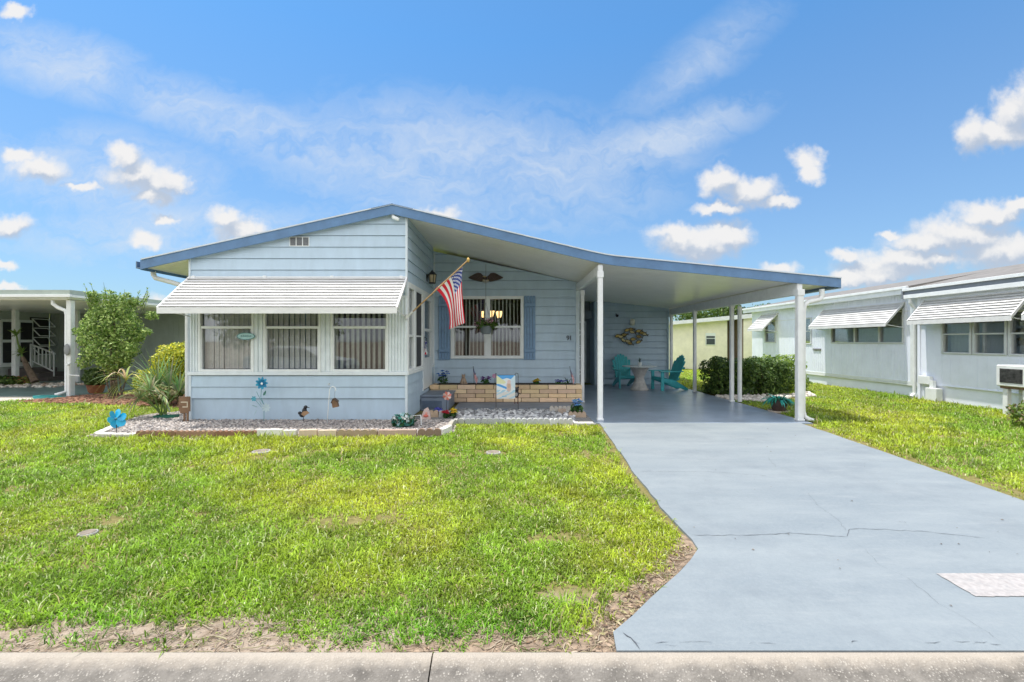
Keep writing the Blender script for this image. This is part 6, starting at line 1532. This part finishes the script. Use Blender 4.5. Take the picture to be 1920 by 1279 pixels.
# ------------------------------------------------------------------ lawn blades (uncountable: one object per lawn)
def grass_mat():
    m = bpy.data.materials.new('grass_blade'); m.use_nodes = True
    n_ = m.node_tree.nodes; l_ = m.node_tree.links; b = n_['Principled BSDF']; b.inputs['Roughness'].default_value = .45; b.inputs['Specular IOR Level'].default_value = .35
    at = n_.new('ShaderNodeAttribute'); at.attribute_name = 'Col'; l_.new(at.outputs['Color'], b.inputs['Base Color'])
    t = n_.new('ShaderNodeBsdfTranslucent'); l_.new(at.outputs['Color'], t.inputs['Color'])
    ms = n_.new('ShaderNodeMixShader'); ms.inputs[0].default_value = .42
    l_.new(b.outputs[0], ms.inputs[1]); l_.new(t.outputs[0], ms.inputs[2]); l_.new(ms.outputs[0], n_['Material Output'].inputs['Surface']); return m
M_GRASS = grass_mat()
def lawn(name, region, ymin, ymax, xlim, dens0, seed, excl, bare):
    g_ = np.random.default_rng(seed); Ps = []
    y0 = ymin
    while y0 < ymax:
        y1 = min(ymax, y0*1.12+.05); xm = 1.5*y1+1.6
        xa, xb = max(xlim[0], -xm), min(xlim[1], xm)
        if xb > xa:
            dn = dens0*min(1.0, (3.2/((y0+y1)/2)))**1.35
            n = int((xb-xa)*(y1-y0)*dn); Ps.append(np.stack([g_.uniform(xa,xb,n), g_.uniform(y0,y1,n)], 1))
        y0 = y1
    Pt = np.concatenate(Ps); x, y = Pt[:,0], Pt[:,1]
    k = region(x, y)
    for po in excl: k &= ~pip(x, y, po)
    for (cx, cy, cr_) in COVERS: k &= np.hypot((x-cx)*.8, y-cy) > cr_*1.05+.04*vnoise(x,y,14,5)
    x, y = x[k], y[k]
    k = g_.random(len(x)) < bare(x, y); x, y = x[k], y[k]; n = len(x)
    # tufts: 4 blades a tuft
    nb_ = 4; x = np.repeat(x, nb_); y = np.repeat(y, nb_); N_ = len(x)
    sc = np.clip((y/3.2), .8, 4)**.55
    lush = fbm(x, y, 1.3, 3); weed = fbm(x, y, .9, 8); coarse = fbm(x, y, 2.3, 14)
    L_ = (.024+.036*g_.random(N_)**1.4)*(.7+.75*np.clip(lush*1.6-.35,0,1))*np.clip(sc, 1, 1.6)
    big = (g_.random(N_) < .10*np.clip(coarse*6-2.7, 0, 2.2)); L_ = np.where(big, L_*1.7, L_)
    W = (.0042+.0040*g_.random(N_))*sc; W = np.where(big, W*1.25, W)
    az = g_.uniform(0, 6.283, N_); lean = g_.uniform(.45, 1.75, N_)
    jx = g_.normal(0, .012, N_)*sc; jy = g_.normal(0, .012, N_)*sc
    bx, by = x+jx, y+jy
    dx, dy = np.cos(az), np.sin(az); sx, sy = -dy, dx
    tw = g_.uniform(-.6,.6,N_); 
    h1, r1 = L_*.55*np.cos(lean*.6), L_*.55*np.sin(lean*.6)
    h2, r2 = h1+L_*.45*np.cos(lean*1.5), r1+L_*.45*np.sin(lean*1.5); h2 = np.maximum(h2, .004)
    z0 = np.full(N_, -.004)
    def pt(r, h, w_): return np.stack([bx+dx*r+sx*w_, by+dy*r+sy*w_, h], 1)
    V = np.stack([pt(0,z0,-W*.5), pt(0,z0,W*.5), pt(r1,h1,W*.5), pt(r1,h1,-W*.5), pt(r2,h2,0*W)], 1).reshape(-1,3)
    i5 = np.arange(N_)*5
    Q = np.stack([i5,i5+1,i5+2,i5+3],1); T_ = np.stack([i5+3,i5+2,i5+4],1)
    pal = np.array([GR_A, GR_B, GR_C, GR_D])
    a_ = np.clip(weed*3.2-1.05, 0, 1)[:,None]; b_ = np.clip(fbm(x,y,.55,31)*2.4-.75, 0, 1)[:,None]
    C = pal[0]*(1-b_)+pal[1]*b_; C = C*(1-a_*.75)+pal[2]*a_*.75
    near = np.clip((3.1-y)/.8, 0, 1)[:,None]*np.clip(fbm(x,y,1.7,44)*4-1.6,0,1)[:,None]
    C = C*(1-near*.8)+np.array(GR_E)*near*.8
    C = C*(.36+1.05*g_.random((N_,1)))
    C = C*np.clip(.42+1.15*fbm(x,y,6,55),.60,1.4)[:,None]
    dry = g_.random(N_) < .045+.20*np.clip(fbm(x,y,1.9,21)*3-1.75,0,1); C[dry] = pal[3]*(.6+.7*g_.random((dry.sum(),1)))
    pale = g_.random(N_) < .05; C[pale] = np.array((.62,.68,.34))*(.7+.5*g_.random((pale.sum(),1)))
    return tag(np_mesh(name, V, [Q, T_], np.concatenate([C, C]), M_GRASS), kind='stuff')
def bare_left(x, y):
    p = np.ones_like(x)
    e = y-2.2+.0*x
    n = vnoise(x, y*0, 1.25, 79)*.72+fbm(x, y, 5, 78)*.42
    p *= np.clip((e+.03-.22*np.clip(n*1.9-.62,0,1))/.13+.15, .085, 1)
    dd = pdist(x, y, DRIVE[:10], False)
    m_ = np.where(y < 3.35, .05+.19*fbm(x,y,3,9), .035+.06*fbm(x,y,4,10))
    p *= np.clip((dd-m_)/.06+.1, .02, 1)
    p *= np.clip(1.2-1.6*np.clip(fbm(x,y,2.6,91)*2.4-1.15,0,1), .10, 1)
    return p
def bare_right(x, y):
    dd = pdist(x, y, DRIVE[10:], False)
    p = np.clip((dd-.05-.35*fbm(x,y,2.2,12)*np.clip((9-y)/5,.2,1))/.25+.10, .08, 1)
    p *= np.clip(1.2-1.5*np.clip(fbm(x,y,1.9,93)*2.2-1.1,0,1), .2, 1)
    return p
SLABS = [[(1.4,8.1),(5.5,8.1),(5.55,16),(1.4,16)], [(-6.1,8.5),(1.7,8.5),(1.7,22),(-6.1,22)], [(-31,10.4),(-13,10.6),(-12.3,11.2),(-11.65,12.14),(-11.65,19),(-31,19)], [(10.66,11.7),(18,11.7),(18,21),(10.66,21)], [(10.46,5.9),(18,5.9),(18,11.8),(10.46,11.8)],
         [(5.46,11.4),(6.1,11.1),(8.2,12.2),(8.6,13.2),(7.6,13.0),(5.46,13.4)]]
XL = lambda x, y: np.ones_like(x, bool)
lawn('grass', lambda x, y: x < 1.7, 2.185, 13, (-16, 1.7), 4200, 201, [DRIVE, BED, ROCKBED, MULCH]+SLABS, bare_left)
lawn('grass', lambda x, y: x > 3.5, 2.6, 30, (4, 13), 2600, 202, [DRIVE, MULCH]+SLABS, bare_right)
# dry runners lying on the bare verge
rr = random.Random(9); m = MB()
for k in range(380):
    x = rr.uniform(-3.2,1.2); y = 2.19+abs(rr.gauss(0,.17))
    if rr.random() < .25: s_ = rr.random(); x, y = .50+s_*.80+rr.uniform(-.25,-.02), 2.3+s_*.95
    if pip(np.array([x]),np.array([y]),DRIVE)[0]: continue
    a = rr.uniform(0,6.28); pts = []; px_, py_ = x, y
    for i in range(rr.choice([5,7,9,14])):
        pts.append((px_,max(2.18,py_),.006+.008*rr.random())); a += rr.uniform(-.7,.7); px_ += .026*math.cos(a); py_ += .024*math.sin(a)
    m.tube(pts, .0014+.0022*rr.random()**3, 4, rr.choice([(.26,.20,.14),(.20,.15,.10),(.34,.28,.20),(.30,.27,.15)]))
tag(m.build('dry_runners', M_COL), kind='stuff')

# fallen leaf litter and chips on the verge and along the driveway edge
g_ = np.random.default_rng(77); n_l = 900
lx_ = g_.uniform(-3.2, 1.4, n_l); ly_ = 2.18+np.abs(g_.normal(0,.16,n_l)); k = ~pip(lx_, ly_, DRIVE); lx_, ly_ = lx_[k], ly_[k]
m = MB(); rr = random.Random(3)
for x_, y_ in zip(lx_, ly_):
    a = rr.uniform(0,6.28); l_ = rr.uniform(.004,.012); w_ = l_*rr.uniform(.25,.6); dx, dy = math.cos(a), math.sin(a); z_ = .006+rr.uniform(0,.006)
    m.add([(x_-dx*l_,y_-dy*l_,z_),(x_-dy*w_,y_+dx*w_,z_+rr.uniform(0,.008)),(x_+dx*l_,y_+dy*l_,z_),(x_+dy*w_,y_-dx*w_,z_+rr.uniform(0,.008))], [(0,1,2,3)], rr.choice([(.30,.20,.12),(.20,.13,.08),(.34,.26,.18),(.12,.08,.05),(.26,.20,.14)]))
for k in range(520):
    s_ = rr.random(); x_, y_ = .50+s_*.82-abs(rr.gauss(0,.12)), 2.25+s_*1.05
    if pip(np.array([x_]),np.array([y_]),DRIVE)[0]: continue
    a = rr.uniform(0,6.28); l_ = rr.uniform(.006,.026); w_ = l_*rr.uniform(.08,.3); dx, dy = math.cos(a), math.sin(a); z_ = .008+rr.uniform(0,.01)
    m.add([(x_-dx*l_,y_-dy*l_,z_),(x_-dy*w_,y_+dx*w_,z_+rr.uniform(0,.01)),(x_+dx*l_,y_+dy*l_,z_),(x_+dy*w_,y_-dx*w_,z_)], [(0,1,2,3)], rr.choice([(.34,.24,.14),(.22,.15,.09),(.42,.35,.22),(.14,.09,.06),(.36,.33,.16)]))
for k in range(70):
    x_, y_ = rr.uniform(.8,4.5), rr.uniform(2.3,7.8)
    if not pip(np.array([x_]),np.array([y_]),DRIVE)[0]: continue
    a = rr.uniform(0,6.28); l_ = rr.uniform(.004,.013); w_ = l_*rr.uniform(.3,.7); dx, dy = math.cos(a), math.sin(a)
    m.add([(x_-dx*l_,y_-dy*l_,.0265),(x_-dy*w_,y_+dx*w_,.031),(x_+dx*l_,y_+dy*l_,.0265),(x_+dy*w_,y_-dx*w_,.031)], [(0,1,2,3)], rr.choice([(.10,.08,.06),(.16,.11,.07),(.06,.05,.05)]))
tag(m.build('leaf_litter', M_COL), kind='stuff')
